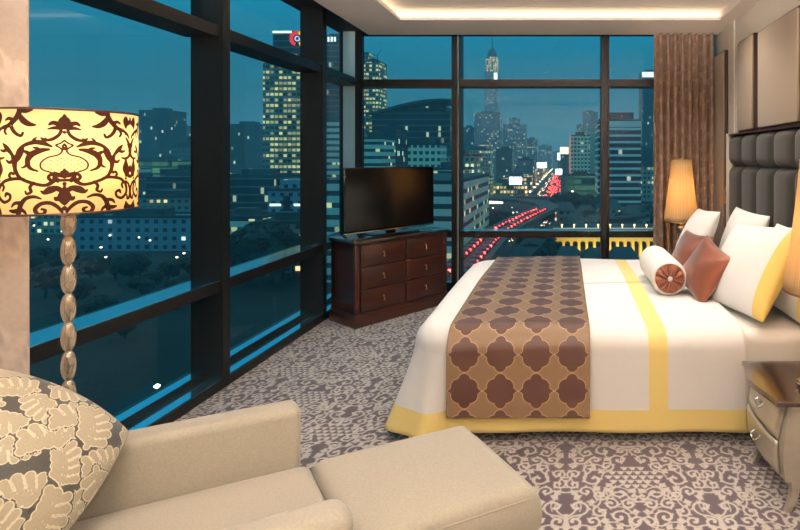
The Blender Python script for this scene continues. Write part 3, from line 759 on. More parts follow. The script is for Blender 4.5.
# ------------------------------------------------------------------ armchair and footstool
O=Vector((-.9085,1.867,0)); uu=Vector((.883,.469,0)); vv=Vector((.612,-.791,0))
AT=Matrix(((uu.x,vv.x,0,O.x),(uu.y,vv.y,0,O.y),(0,0,1,0),(0,0,0,1)))
def soft(parts, name, mat_, parent, bev=.03, seg=4, origin=O):
    """rounded upholstery blocks in the chair's own frame"""
    b=MB()
    for a,c in parts:
        bm=bmesh.new(); bmesh.ops.create_cube(bm,size=1)
        for v in bm.verts: v.co=Vector(((a[0]+c[0])/2+v.co.x*(c[0]-a[0]),(a[1]+c[1])/2+v.co.y*(c[1]-a[1]),(a[2]+c[2])/2+v.co.z*(c[2]-a[2])))
        bmesh.ops.bevel(bm,geom=bm.edges[:],offset=min(bev,.49*min(c[i]-a[i] for i in range(3))),segments=seg,profile=.5,affect='EDGES')
        bm.verts.index_update(); vs=[AT@v.co for v in bm.verts]; fs=[[v.index for v in f.verts] for f in bm.faces]; bm.free(); b.add(vs,fs,0,True)
    o=b.build(name,mat_,parent); o.data.transform(Matrix.Translation(-origin)); return o
ac=empty('armchair',O,0,'beige linen armchair with low square arms below the floor lamp','armchair')
soft([((-.86,0.005,.06),(-.035,.535,.29))],'seat_base',M['linen'],ac,.02)
def crowned(a,c,crown,name,parent,origin,bulge=.012,rb=.035):
    """seat cushion with a crowned top"""
    n=40; e=np.linspace(-1,1,n); e=np.sign(e)*(1-(1-np.abs(e))**1.8); U,V=np.meshgrid(e,e)
    vs=[];fs=[]
    hx,hy=(c[0]-a[0])/2,(c[1]-a[1])/2; cx,cy_=(a[0]+c[0])/2,(a[1]+c[1])/2; zt=c[2]; zb=a[2]
    def edge(u,v):
        dx=(1-abs(u))*hx; dy=(1-abs(v))*hy
        fx_=math.sqrt(max(0,1-(1-min(1,dx/rb))**2)); fy=math.sqrt(max(0,1-(1-min(1,dy/rb))**2)); return fx_*fy
    zm=(zt-rb)
    for i in range(n):
        for j in range(n):
            u,v=U[i,j],V[i,j]; s=edge(u,v); vs.append(AT@Vector((cx+u*hx,cy_+v*hy,zm+rb*s+crown*(1-u*u)*(1-v*v))))
    for i in range(n-1):
        for j in range(n-1): q=i*n+j; fs.append((q,q+1,q+n+1,q+n))
    loop=[j for j in range(n)]+[i*n+n-1 for i in range(1,n)]+[(n-1)*n+j for j in range(n-2,-1,-1)]+[i*n for i in range(n-2,0,-1)]
    prev=loop; K=6
    for s in range(1,K+1):
        t=s/K; ring=[]
        for q in loop:
            i,j=divmod(q,n); u,v=U[i,j],V[i,j]; bl=bulge*math.sin(PI*t)
            k_=len(vs); vs.append(AT@Vector((cx+u*(hx+bl*(abs(u)>.999)),cy_+v*(hy+bl*(abs(v)>.999)),zm+(zb-zm)*t))); ring.append(k_)
        for x in range(len(loop)): fs.append((prev[x],ring[x],ring[(x+1)%len(loop)],prev[(x+1)%len(loop)]))
        prev=ring
    fs.append(tuple(prev))
    b=MB(); b.add(vs,fs,0,True); 
    # piping round the top edge
    pts=[]
    o=b.build(name,M['linen'],parent); o.data.transform(Matrix.Translation(-origin)); return o
def piping(a,c,z,name,parent,origin,r=.0045):
    x0,y0=a;x1,y1=c; k=.03; pts=[]
    for cx,cy_,a0 in ((x1-k,y0+k,-90),(x1-k,y1-k,0),(x0+k,y1-k,90),(x0+k,y0+k,180)):
        for q in range(6): t=math.radians(a0+90*q/5); pts.append(AT@Vector((cx+k*math.cos(t),cy_+k*math.sin(t),z)))
    pts.append(pts[0]); b=MB(); b.tube(pts,r,8); o=b.build(name,M['linen'],parent); o.data.transform(Matrix.Translation(-origin)); return o
crowned((-.74,.008,.29),(-.008,.532,.425),.018,'seat_cushion',ac,O,bulge=0)
soft([((-.92,-.115,.06),(-.03,.0,.615))],'armrest',M['linen'],ac,.028,5)
soft([((-.92,.54,.06),(-.03,.665,.60))],'armrest',M['linen'],ac,.045,6)
soft([((-1.02,-.115,.06),(-.80,.665,.80))],'backrest',M['linen'],ac,.06,6)
for a,c in ((-.9,-.06),(-.9,.62),(-.09,-.06),(-.09,.62)):
    p_=AT@Vector((a,c,0)); b=MB(); b.lathe([(.012,0),(.02,.062)],c=(p_.x-O.x,p_.y-O.y,0),n=14); b.build('leg',M['wood'],ac)
O2=AT@Vector((.28,.27,0))
ot=empty('footstool',O2,0,'square beige linen footstool pushed against the armchair seat','footstool')
crowned((.0,.0,.285),(.565,.528,.428),.02,'cushion',ot,O2,bulge=.006,rb=.04)
soft([((.012,.012,.06),(.553,.516,.284))],'base',M['linen'],ot,.02,4,O2)
piping((.003,.003),(.562,.525),.392,'piping',ot,O2)
for a,c in ((.05,.05),(.05,.47),(.51,.05),(.51,.47)):
    p_=AT@Vector((a,c,0)); b=MB(); b.lathe([(.012,0),(.02,.062)],c=(p_.x-O2.x,p_.y-O2.y,0),n=14); b.build('leg',M['wood'],ot)

# oak leaf cushion
def leafpat():
    W=.44; n=420; rs=np.random.RandomState(8); D=np.ones((n,n)); gap=.0035
    pts=[]
    for k in range(6000):
        x,y=rs.uniform(0,W,2)
        if all(math.hypot(min(abs(x-q[0]),W-abs(x-q[0])),min(abs(y-q[1]),W-abs(y-q[1])))>.074 for q in pts): pts.append((x,y))
    for x,y in pts:
        a=rs.uniform(0,6.28); s_=rs.uniform(.62,.8); c=[]; vein=[]
        x-=.06*s_*math.cos(a); y-=.06*s_*math.sin(a)
        for k in range(16):
            t=k/15; px=x+s_*.13*t*math.cos(a+.5*t); py=y+s_*.13*t*math.sin(a+.5*t); c.append((px,py,s_*.012)); vein.append((px,py,.0012))
        for k in range(5):
            t=(k+.6)/5; cx=x+s_*.13*t*math.cos(a+.5*t); cy_=y+s_*.13*t*math.sin(a+.5*t)
            for sd_ in (-1,1):
                b_=a+.5*t+sd_*(1.15-.3*t); l=s_*.046*(1.1-.5*abs(t-.45))
                for q in (.35,.7,1): c.append((cx+l*q*math.cos(b_),cy_+l*q*math.sin(b_),s_*.0165*(.8+.25*q)))
        c.append((x+s_*.14*math.cos(a+.5),y+s_*.14*math.sin(a+.5),s_*.022))
        Dl=raster(c,W,W,n,n); Dv=raster(vein,W,W,n,n)
        Dl=np.where((Dl<0)&(Dv<0.0006),-.0015,Dl)
        D=np.where(Dl<gap,np.minimum(Dl,gap) if False else Dl,D)
    return np.clip(D,-.03,.03),W,W
LP=leafpat()
M['oak']=attr_mat('oak_leaf_brocade',[(-.35,(168,157,132)),(-.095,(166,155,130)),(-.075,(212,204,180)),(-.02,(208,200,175)),(.0,(54,53,46)),(.3,(48,47,41))],rough=.6,sheen=.3,bump=.3,bumpsc=220,noise=.06)
cu=pillow('cushion',.51,.51,.27,M['oak'],'big cushion with silvery oak leaves on dark ground in the armchair','cushion',None,(-1.535,1.36,.665),(.66,-.42,.62),(-.65,-.42,.75),-.02,n=170,p=.5,rnd=.22,
       pat=lambda x,y,z: sample(LP[0],LP[1],LP[2],x+1+np.where(z<-.0001,.13,0),y+1)*28)

# ------------------------------------------------------------------ floor lamp with damask drum shade
FL=(-1.712,1.80,0)
fp=empty('floor_lamp',FL,0,'tall floor lamp with glass bead pole and dark damask drum shade','floor lamp')
b=MB(); b.lathe([(.125,0),(.13,.006),(.13,.016),(.12,.024),(.03,.032),(.016,.05)],n=48); b.build('base',M['chrome'],fp)
b=MB(); pr=[]
nseg=13; zl=.045; seg=(1.33-zl)/nseg
for q in range(nseg):
    for t in range(13): pr.append((.0085+.0125*math.sin(PI*t/12)**.6,zl+seg*(q+t/12)))
b.lathe(pr,n=24); b.build('pole',M['glassbead'],fp)
b=MB(); b.tube([(0,0,.04),(0,0,1.32)],.0035); b.build('inner_rod',M['paneledge'],fp)
# inner dark ribbons seen through the oval links
R=.186; z0,z1=1.322,1.655; n=720; m_=170
sc=.333/510
strokes=[[(30,330,4),(40,350,7),(70,368,6),(120,355,6),(165,330,6),(185,290,7),(190,250,9),(200,220,6),(225,190,9),(245,168,2)],
 [(188,262,5),(175,235,12),(158,205,8),(150,175,2)],[(186,300,6),(176,215,5),(150,180,6),(110,163,8),(80,165,9),(45,182,3)],
 [(80,165,7),(72,150,5),(66,142,2)],[(112,163,7),(108,148,4),(100,140,2)],
 [(55,196,4),(85,202,9),(120,222,11),(134,255,8),(124,285,6),(96,300,3)],[(120,222,8),(140,208,6),(152,205,2)],[(85,202,7),(100,190,5),(112,188,2)],
 [(130,262,6),(146,280,4),(158,284,2)],
 [(0,152,2.5),(14,166,2.5),(30,176,2.5),(14,190,2.5),(8,204,2.5),(22,222,2.5),(60,236,2.5),(84,262,2.5),(80,290,2.5),(50,306,2.5),(20,316,2.5)],
 [(0,170,3),(6,182,3),(0,196,3)],
 [(0,292,3),(0,306,8),(0,316,13),(0,330,5)],[(6,326,6),(22,318,8),(34,308,3)],[(0,345,5),(22,345,5),(24,338,4),(24,352,4)],[(0,362,6),(0,370,4)],
 [(0,378,4),(0,400,10),(0,425,20),(0,448,12),(0,464,3)],[(6,400,8),(28,384,10),(52,392,13),(70,404,7),(82,396,3)],[(10,425,10),(26,436,8),(34,428,3)],
 [(40,352,6),(56,334,5),(50,318,5),(36,322,5),(38,334,4)],
 [(150,338,5),(190,336,6),(236,348,6),(266,380,6),(268,420,6),(240,446,6),(212,436,5),(208,414,5),(226,406,6),(232,418,4)],
 [(110,356,5),(124,376,5),(120,398,5),(136,408,4),(142,396,3)],[(200,338,4),(212,322,5),(204,308,5),(192,314,4)],
 [(8,500,4),(24,474,6),(50,454,7),(82,456,7),(104,480,7),(96,504,6),(74,504,5),(68,488,5),(80,482,4)],
 [(84,432,3),(110,422,6),(140,430,7),(160,458,8),(168,490,9),(176,520,6)],[(158,450,7),(186,452,6),(200,468,3)],[(166,485,7),(190,490,8),(210,486,3)],[(164,478,7),(146,492,5),(138,508,2)],
 [(0,480,7),(0,484,7)],[(0,28,3),(0,44,9),(0,62,18),(0,80,14),(0,94,4)],[(10,88,5),(26,72,8),(42,68,7),(54,78,3)],[(12,96,5),(34,92,6),(58,98,2)],[(0,112,5),(0,113,5)],
 [(12,104,4),(20,126,5),(42,146,6),(66,152,5),(82,142,3)],
 [(165,-6,9),(168,22,9),(184,52,9),(214,82,8),(248,94,6),(276,112,5),(288,130,3)],[(170,30,8),(150,60,11),(128,76,9),(104,80,3)],[(166,10,8),(140,14,8),(116,8,3)],[(206,76,7),(196,104,7),(178,124,6),(160,132,5),(152,118,4)],[(226,90,6),(236,110,5),(228,124,4)],[(190,58,7),(214,50,6),(230,58,3)],
 [(330,236,3),(330,262,9),(330,292,17),(330,312,10),(330,332,4)],[(326,318,7),(306,300,9),(298,276,3)],[(330,345,5),(330,346,5)],
 [(322,330,5),(296,336,6),(280,310,4),(288,298,3)],[(330,20,3),(330,40,14),(330,60,10),(330,78,3)],[(324,60,6),(304,46,8),(296,24,3)],
 [(330,360,4),(312,376,5),(300,410,6),(306,446,6),(320,452,5),(322,436,4)],[(330,110,5),(330,111,5)],[(330,130,3),(316,150,6),(302,176,8),(300,205,9),(286,230,6),(262,240,5),(240,236,3)],
 [(303,190,7),(288,180,5),(278,164,2)],[(330,470,4),(316,490,7),(292,500,8),(270,494,4)],[(330,480,6),(330,500,12),(330,516,6)],
 [(250,360,5),(240,376,5),(246,392,4)],[(190,250,7),(212,258,6),(226,248,3)],[(222,196,7),(240,204,6),(258,200,3)]]
ds=[]
for s in strokes:
    for q in spline(s,3): rr2=q[2]*1.22+.8; ds.append((q[0],q[1],rr2)); ds.append((-q[0],q[1],rr2))
for i in range(-3,4):     # fine net inside the bulb-shaped medallion
    for t in np.linspace(-1,1,40):
        for sg in (1,-1):
            x=i*24+sg*t*44; y=270+t*38
            if (x/78)**2+((y-272)/40)**2<1: ds.append((x,y,1.3))
Wt=2*PI*R/3/sc; Ht=510
DD=raster(ds,Wt,Ht+10,560,470,True,False)
a=np.linspace(0,2*PI,n,endpoint=False); zz=np.linspace(z1,z0,m_)
A,ZZ=np.meshgrid(a,zz)
face=math.atan2(-FL[1],-FL[0])-.05     # the motif's centre looks into the room
U=((A-face)/(2*PI)*3*Wt); Vv=(z1-ZZ)/sc
m,nt,bb=new_mat('damask_drum_shade'); L=nt.links
at_=N(nt,'ShaderNodeAttribute',attribute_name='pat'); th=N(nt,'ShaderNodeMapRange'); th.inputs[1].default_value=-.03; th.inputs[2].default_value=.03
L.new(at_.outputs['Fac'],th.inputs[0]); mc=N(nt,'ShaderNodeMix',data_type='RGBA'); L.new(th.outputs[0],mc.inputs[0])
mc.inputs[6].default_value=(*lin((52,24,14)),1); mc.inputs[7].default_value=(*lin((240,214,160)),1)
tl=N(nt,'ShaderNodeBsdfTranslucent'); L.new(mc.outputs[2],bb.inputs['Base Color']); bb.inputs['Roughness'].default_value=.8
mt=N(nt,'ShaderNodeMix',data_type='RGBA'); L.new(th.outputs[0],mt.inputs[0]); mt.inputs[6].default_value=(*lin((58,26,12)),1); mt.inputs[7].default_value=(*lin((245,214,160)),1); L.new(mt.outputs[2],tl.inputs[0])
mx=N(nt,'ShaderNodeMixShader'); mx.inputs[0].default_value=.6; L.new(bb.outputs[0],mx.inputs[1]); L.new(tl.outputs[0],mx.inputs[2]); L.new(mx.outputs[0],nt.nodes['Material Output'].inputs[0])
shd=grid_mesh('lamp_shade',R*np.cos(A),R*np.sin(A),ZZ,m,fp,True,wrap=True); set_attr(shd,'pat',(sample(DD,Wt,Ht+10,(U%Wt).ravel(),Vv.ravel(),True,False)*.08))
b=MB()
for z in (z0,z1): b=MB(); b.tube([(R*math.cos(2*PI*k/72),R*math.sin(2*PI*k/72),z) for k in range(73)],.004,6); b.build('shade_trim',M['paneledge'],shd)
b=MB(); b.tube([(0,0,1.31),(0,0,1.5)],.008); b.tube([(-R,0,1.60),(R,0,1.60)],.003); b.tube([(0,-R,1.60),(0,R,1.60)],.003); b.tube([(0,0,1.5),(0,0,1.62)],.004); b.build('shade_fitter',M['brass'],fp)
b=MB(); b.lathe([(.012,1.42),(.03,1.445),(.034,1.475),(.022,1.50),(.005,1.51)],c=(.05,0,0),n=16); b.build('bulb',M['bulb'],fp)
ld=bpy.data.lights.new('bulb_lamp','POINT'); ld.energy=3.6; ld.color=(1,.84,.64); ld.shadow_soft_size=.06
lo=bpy.data.objects.new('lamp',ld); link(lo,fp); lo.location=(0,0,1.535)
# ------------------------------------------------------------------ the city at dusk, 36 m below eye level
G=-35.0
m=mat('city_ground',(20,30,30),.9,noise=(.02,.5,(1,1,1)))
gr=boxo('ground',(-3200,24,G-2),(2600,5200,G),m); gr['kind']='structure'
M['grass']=mat('park_grass',(10,22,16),.95,noise=(.05,.5,(1,1,1)))
pk=boxo('lawn',(-170,60,G),(-48,180,G+.25),M['grass']); tag(pk,'dark lawn of the park below the side window','lawn')
# haze over the city
m=bpy.data.materials.new('city_haze'); m.use_nodes=True; nt=m.node_tree; nt.nodes.remove(nt.nodes['Principled BSDF'])
vs_=N(nt,'ShaderNodeVolumeScatter'); vs_.inputs['Density'].default_value=.0005; vs_.inputs['Anisotropy'].default_value=0; vs_.inputs[0].default_value=(.62,.88,1,1)
nt.links.new(vs_.outputs[0],nt.nodes['Material Output'].inputs['Volume'])
hz=boxo('haze',(-3000,28,G+.5),(2500,4800,170),m); tag(hz,'thin blue dusk haze over the city','haze',kind='stuff')

def facade(name, wall, glass, fh=3.4, cw=3.0, wh=.5, ww=.7, lit=.12, litc=(255,225,150), es=1.2, z0=0.0, band=False, walln=.12):
    m,nt,b=new_mat(name); L=nt.links
    tc=N(nt,'ShaderNodeTexCoord'); ge=N(nt,'ShaderNodeNewGeometry'); sp=N(nt,'ShaderNodeSeparateXYZ'); L.new(tc.outputs['Object'],sp.inputs[0])
    sn=N(nt,'ShaderNodeSeparateXYZ'); vt=N(nt,'ShaderNodeVectorTransform',vector_type='NORMAL',convert_from='WORLD',convert_to='OBJECT'); L.new(ge.outputs['True Normal'],vt.inputs[0]); L.new(vt.outputs[0],sn.inputs[0])
    def mth(op,a,b_=None,c=None):
        q=N(nt,'ShaderNodeMath',operation=op)
        for i,x in enumerate((a,b_,c)):
            if x is None: continue
            if isinstance(x,(int,float)): q.inputs[i].default_value=x
            else: L.new(x,q.inputs[i])
        return q.outputs[0]
    nx=mth('ABSOLUTE',sn.outputs[0]); ny=mth('ABSOLUTE',sn.outputs[1]); nz_=mth('ABSOLUTE',sn.outputs[2])
    isx=mth('GREATER_THAN',nx,ny)
    h=mth('ADD',mth('MULTIPLY',sp.outputs[1],isx),mth('MULTIPLY',sp.outputs[0],mth('SUBTRACT',1,isx)))
    fz=mth('DIVIDE',sp.outputs[2],fh); hx=mth('DIVIDE',h,cw)
    fi=mth('FLOOR',fz); hi=mth('FLOOR',hx); ff=mth('FRACT',fz); hf=mth('FRACT',hx)
    inz=mth('MULTIPLY',mth('GREATER_THAN',ff,(1-wh)/2),mth('LESS_THAN',ff,(1+wh)/2))
    inx=1.0 if band else mth('MULTIPLY',mth('GREATER_THAN',hf,(1-ww)/2),mth('LESS_THAN',hf,(1+ww)/2))
    inx2=mth('MULTIPLY',mth('GREATER_THAN',hf,(1-ww)/2),mth('LESS_THAN',hf,(1+ww)/2))
    side=mth('LESS_THAN',nz_,.5); win=mth('MULTIPLY',mth('MULTIPLY',inz,inx),side)
    cb=N(nt,'ShaderNodeCombineXYZ'); L.new(fi,cb.inputs[0]); L.new(hi,cb.inputs[1]); L.new(isx,cb.inputs[2])
    wn=N(nt,'ShaderNodeTexWhiteNoise',noise_dimensions='3D'); L.new(cb.outputs[0],wn.inputs['Vector'])
    oi=N(nt,'ShaderNodeObjectInfo')
    rnd=mth('FRACT',mth('ADD',wn.outputs['Value'],oi.outputs['Random']))
    on=mth('LESS_THAN',rnd,lit); lw=mth('MULTIPLY',mth('MULTIPLY',mth('MULTIPLY',on,inx2),inz),side)
    wn2=N(nt,'ShaderNodeTexWhiteNoise',noise_dimensions='3D'); ad=N(nt,'ShaderNodeVectorMath',operation='ADD'); ad.inputs[1].default_value=(7.3,1.1,4); L.new(cb.outputs[0],ad.inputs[0]); L.new(ad.outputs[0],wn2.inputs['Vector'])
    es_=mth('MULTIPLY',mth('MULTIPLY',lw,es),mth('ADD',.35,mth('MULTIPLY',wn2.outputs['Value'],1.0)))
    mx=N(nt,'ShaderNodeMix',data_type='RGBA'); L.new(win,mx.inputs[0]); mx.inputs[6].default_value=(*lin(wall),1); mx.inputs[7].default_value=(*lin(glass),1)
    nz=N(nt,'ShaderNodeTexNoise'); nz.inputs['Scale'].default_value=.07; L.new(tc.outputs['Object'],nz.inputs[0])
    L.new(mx.outputs[2],b.inputs['Base Color']); L.new(mth('SUBTRACT',.85,mth('MULTIPLY',win,.45)),b.inputs['Roughness'])
    b.inputs['Emission Color'].default_value=(*lin(litc),1); L.new(es_,b.inputs['Emission Strength'])
    m.cycles.emission_sampling='NONE'
    return m
FM={
 'grid_lit':facade('lit_grid_facade',(120,136,120),(34,50,48),3.3,2.6,.5,.75,.62,(225,225,150),.8),
 'crown':facade('lit_crown_facade',(150,150,130),(60,60,50),4,4,.6,.6,.7,(240,225,165),1.6),
 'grid_some':facade('sparse_grid_facade',(150,160,145),(34,48,52),3.4,3.0,.5,.6,.25,(225,235,180),1.1),
 'pale_grid':facade('pale_grid_facade',(235,232,205),(62,72,70),3.4,3.0,.5,.62,.03,(240,235,190),.8),
 'pale_plain':mat('pale_plaster',(150,185,168),.9,noise=(.2,.05,(1,1,1))),
 'bands':facade('white_band_facade',(240,243,236),(10,14,18),3.8,2.4,.66,.9,.015,(225,230,210),1.0,band=True),
 'bands_pale':facade('grey_band_facade',(215,222,205),(44,58,62),3.5,3.0,.42,.7,.16,(215,230,170),.9,band=True),
 'dark_bands':facade('dark_band_facade',(84,108,108),(12,20,24),3.8,1.9,.78,.85,.04,(215,235,200),.55,band=True),
 'glass':facade('dark_glass_facade',(42,70,80),(24,46,54),3.4,2.2,.8,.75,.05,(190,230,200),.9),
 'blue':facade('blue_pale_facade',(105,150,168),(18,38,54),3.3,3.6,.45,.45,.06,(225,240,245),1.2),
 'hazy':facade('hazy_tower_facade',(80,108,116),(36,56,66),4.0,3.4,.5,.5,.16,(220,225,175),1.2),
 'low':facade('low_block_facade',(130,140,128),(32,44,48),3.3,3.5,.45,.5,.2,(255,220,150),1.5),
 'roof':mat('grey_roof',(52,66,68),.9,noise=(.3,.2,(1,1,1))),
 'darkroof':mat('dark_roof_cap',(14,16,24),.7),
 'concrete':mat('road_concrete',(78,84,80),.9,noise=(.1,.15,(1,1,1))),
 'asphalt':mat('asphalt',(44,46,46),.9,noise=(.1,.2,(1,1,1))),
 'greenlit':facade('green_lit_terminal',(80,110,92),(40,70,50),5,6,.7,.9,.9,(120,190,130),.35),
}
def emi(name,c,es):
    m=mat(name,(30,30,30),.6,emit=c,es=es); m.cycles.emission_sampling='NONE'; return m
E={'white':emi('white_screen_light',(225,235,255),6),'warm':emi('warm_light',(255,205,130),5),'red':emi('red_light',(255,50,40),4),'cool':emi('cool_light',(200,235,245),3),
   'head':emi('headlight',(255,245,215),7),'green':emi('greenish_light',(190,225,150),2.5),'yellow':emi('yellow_light',(255,215,90),3),'redsign':emi('red_sign_light',(235,40,50),1.2),
   'yelsign':emi('yellow_sign_light',(235,215,60),1.2),'blusign':emi('blue_white_sign_light',(190,205,245),1.3),'strip':emi('white_strip_light',(225,250,240),1.6)}
def building(px0,px1,ptop,Y,dep,style,label,cat='building',parts=(),group=None,rz=0,name='office_building',base=G,pod=None):
    a=at(px0,ptop,Y); c=at(px1,ptop,Y); wd=c.x-a.x; cx=(a.x+c.x)/2; H=a.z-base
    r=empty(name,(cx,Y,base),rz,label,cat,group)
    b=MB(); b.box((-wd/2,0,0),(wd/2,dep,H)); b.build('tower_body',FM[style],r)
    b=MB(); b.box((-wd/2-.2,-.2,H),(wd/2+.2,.5,H+1.1)); b.box((-wd/2-.2,dep-.5,H),(wd/2+.2,dep+.2,H+1.1)); b.box((-wd/2-.2,.5,H),(-wd/2+.5,dep-.5,H+1.1)); b.box((wd/2-.5,.5,H),(wd/2+.2,dep-.5,H+1.1)); b.build('parapet',FM['roof'],r)
    b=MB(); b.box((-wd*.25,dep*.3,H),(wd*.2,dep*.7,H+min(4,3+H*.02))); b.build('roof_plant',FM['roof'],r)
    if pod:
        k,h=pod; b=MB(); b.box((-wd/2*k,-wd*.1,0),(wd/2*k,dep*1.1,h)); b.build('podium',FM['low'],r)
    return r,wd,H
# --- seen through the back window
r,w_,h_=building(359,379,62,420,18,'grid_lit','narrow tower full of lit windows at the left end of the back window','tower',name='tower',pod=(1.3,12))
b=MB(); b.box((-w_/2,0,h_),(-w_*.05,10,h_+8)); b.build('stepped_top',FM['grid_lit'],r)
b=MB(); b.tube([(w_*.3,5,h_),(w_*.3,5,h_+6),(w_*.5,5,h_+11)],.35,5); b.tube([(w_*.3,5,h_+6),(w_*.1,5,h_+7)],.3,5); b.build('roof_crane',FM['roof'],r)
# curved roof office
r,w_,h_=building(372,450,113,330,40,'dark_bands','wide dark office building with a long curved canopy roof behind the television')
vs=[];fs=[];n=20
for i in range(n+1):
    t=i/n; x=-w_*.55+w_*1.1*t; z=h_-1+8.5*math.sin(min(1,t*1.08)*PI/2)**1.3
    for y in (-3,30):
        for dz in (0,1.0+.8*math.sin(PI*t)): vs.append((x,y,z+dz))
for i in range(n):
    a=i*4;b_=a+4
    fs+=[(a,b_,b_+2,a+2),(a+1,a+3,b_+3,b_+1),(a,a+1,b_+1,b_),(a+2,b_+2,b_+3,a+3)]
fs+=[(0,2,3,1),(n*4,n*4+1,n*4+3,n*4+2)]
mesh_obj('canopy_roof',vs,fs,FM['roof'],r)
for i in range(7):
    x=-w_*.42+i*w_*.13; b=MB(); b.box((x,0,h_),(x+.5,.5,h_+6+.2*i-2)); b.build('canopy_column',FM['roof'],r)
b=MB(); b.box((-w_*.08,6,h_),(w_*.42,28,h_+4.8)); b.build('penthouse',FM['dark_bands'],r)
building(355,382,139,255,20,'bands_pale','banded pale apartment block with lit rooms beside the corner post','apartment block',name='apartment_block')
building(379,396,130,290,20,'glass','plain dark narrow block in front of the curved roof office')
building(408,440,145,262,15,'pale_grid','low pale block standing before the curved roof office','building')
building(432,476,156,300,25,'grid_some','dim apartment block with scattered lit windows left of the white lit square','apartment block',name='apartment_block')
building(428,462,170,240,25,'bands_pale','grey banded block right behind the television edge','building')
# banded car park with a slanting long side
a=at(463,186,150); 
r=empty('parking_building',(at(489,190,215).x,215,G),0,'long banded parking building with slanting roofline beside the elevated road','building')
p0=at(455,184,148); p1=at(489,187,215)
def prism(name,pts,z0,z1,mt,parent,off):
    n=len(pts); vs=[(x-off[0],y-off[1],z0) for x,y in pts]+[(x-off[0],y-off[1],z1) for x,y in pts]
    fs=[tuple(range(n-1,-1,-1)),tuple(range(n,2*n))]+[(i,(i+1)%n,n+(i+1)%n,n+i) for i in range(n)]
    b=MB(); b.add(vs,fs); return b.build(name,mt,parent)
off=(r.location.x,r.location.y)
zt=p0.z-G
foot=[(p0.x,p0.y),(p1.x,p1.y),(p1.x-45,p1.y+10),(p0.x-45,p0.y+5)]
prism('body',foot,0,zt,FM['bands_pale'],r,off); prism('roof_slab',[(x*1.0,y) for x,y in foot],zt,zt+1,FM['roof'],r,off)
# tallest tower
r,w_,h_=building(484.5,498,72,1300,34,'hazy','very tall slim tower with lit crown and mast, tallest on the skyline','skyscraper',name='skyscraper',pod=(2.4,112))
b=MB(); b.box((-w_*.42,2,h_),(w_*.42,30,h_+38)); b.build('lit_crown',FM['crown'],r)
b=MB(); b.lathe([(w_*.36,0),(w_*.36,10),(w_*.2,20),(w_*.16,24),(1.5,26),(1.2,52),(.3,66)],c=(0,16,h_+38),n=12); b.build('mast',FM['hazy'],r)
b=MB(); b.box((w_*.2,-1,h_-30),(w_*.45,-.2,h_-2)); b.build('light_panel',E['cool'],r)
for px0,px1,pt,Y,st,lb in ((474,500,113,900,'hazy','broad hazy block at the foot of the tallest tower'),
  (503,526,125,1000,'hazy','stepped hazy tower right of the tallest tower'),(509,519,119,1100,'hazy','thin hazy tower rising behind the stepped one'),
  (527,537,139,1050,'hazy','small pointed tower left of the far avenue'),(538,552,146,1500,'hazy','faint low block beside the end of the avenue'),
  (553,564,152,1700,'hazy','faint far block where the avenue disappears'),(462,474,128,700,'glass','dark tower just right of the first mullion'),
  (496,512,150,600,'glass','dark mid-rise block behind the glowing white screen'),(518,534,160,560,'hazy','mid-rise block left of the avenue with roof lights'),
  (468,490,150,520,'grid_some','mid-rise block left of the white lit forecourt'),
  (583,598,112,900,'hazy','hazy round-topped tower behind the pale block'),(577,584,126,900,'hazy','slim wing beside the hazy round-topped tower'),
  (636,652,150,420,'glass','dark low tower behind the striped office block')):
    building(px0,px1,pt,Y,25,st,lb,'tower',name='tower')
r,w_,h_=building(571,590,136,450,22,'pale_grid','pale gridded office block left of the striped block','office block')
b=MB(); b.box((w_/2,2,0),(w_/2+9,20,h_+4)); b.build('stair_tower',FM['pale_plain'],r)
b=MB(); b.box((-w_/2-1.2,-.5,0),(-w_/2,3,h_)); b.build('orange_edge_light',emi('orange_edge_light',(220,130,80),.8),r)
r,w_,h_=building(604,641,121,300,28,'bands','tall white and black striped office block with dark roof box','office block')
b=MB(); b.box((-w_/2+1,3,h_),(w_*.32,22,h_+5.2)); b.build('roof_box',FM['darkroof'],r)
b=MB(); b.lathe([(.5,0),(.5,.3)],n=10,T=Matrix.Translation((0,2.9,h_+3))@Matrix.Rotation(PI/2,4,'X')); b.build('roof_sign',E['redsign'],r)
b=MB(); b.box((-w_/2-.1,-.15,h_-3.4),(w_/2+.1,0,h_)); b.build('top_band',mat('white_roof_band',(225,228,218),.8),r)
building(598,604,124,318,34,'bands','narrow striped wing seen just left of the right mullion','office block')
r,w_,h_=building(642,660,72,600,26,'glass','dark tall tower half hidden by the brown curtain','tower',name='tower')
b=MB(); b.box((-w_/2,-1,h_-6),(w_/2,0,h_)); b.build('crown_light',E['strip'],r)
building(640,662,167,380,20,'grid_some','low lit block beside the curtain','building')
# signs and screens
def screen(px0,px1,py0,py1,Y,mt,label,cat='screen',post=True):
    a=at(px0,py0,Y); c=at(px1,py1,Y); cx=(a.x+c.x)/2
    r=empty('billboard',(cx,Y,G),0,label,cat)
    b=MB(); b.box((a.x-cx,0,c.z-G),(c.x-cx,.5,a.z-G)); b.build('panel',mt,r)
    b=MB(); b.box((a.x-cx-.4,.5,c.z-G-.4),(c.x-cx+.4,1.6,a.z-G+.4)); b.build('casing',FM['darkroof'],r)
    b=MB(); b.box((-.6,.6,0),(.6,1.6,c.z-G)); b.build('post',FM['roof'],r)
screen(509.5,521.5,177,184.5,430,E['white'],'glowing white square billboard left of the avenue')
screen(537,546.5,162.5,168,700,E['white'],'smaller white billboard at the middle of the avenue')
screen(560,568.5,147,154,520,emi('pale_sign',(245,235,190),2.2),'pale yellow square sign on the corner tower above the avenue')
screen(557.5,560,153,160,560,E['white'],'narrow white sign left of the pale yellow one')
screen(555.5,562,169,174.5,480,E['white'],'low white sign at the right side of the avenue')
r,w_,h_=building(560,569,156,522,10,'hazy','slim tower carrying the pale yellow square sign','tower',name='tower')
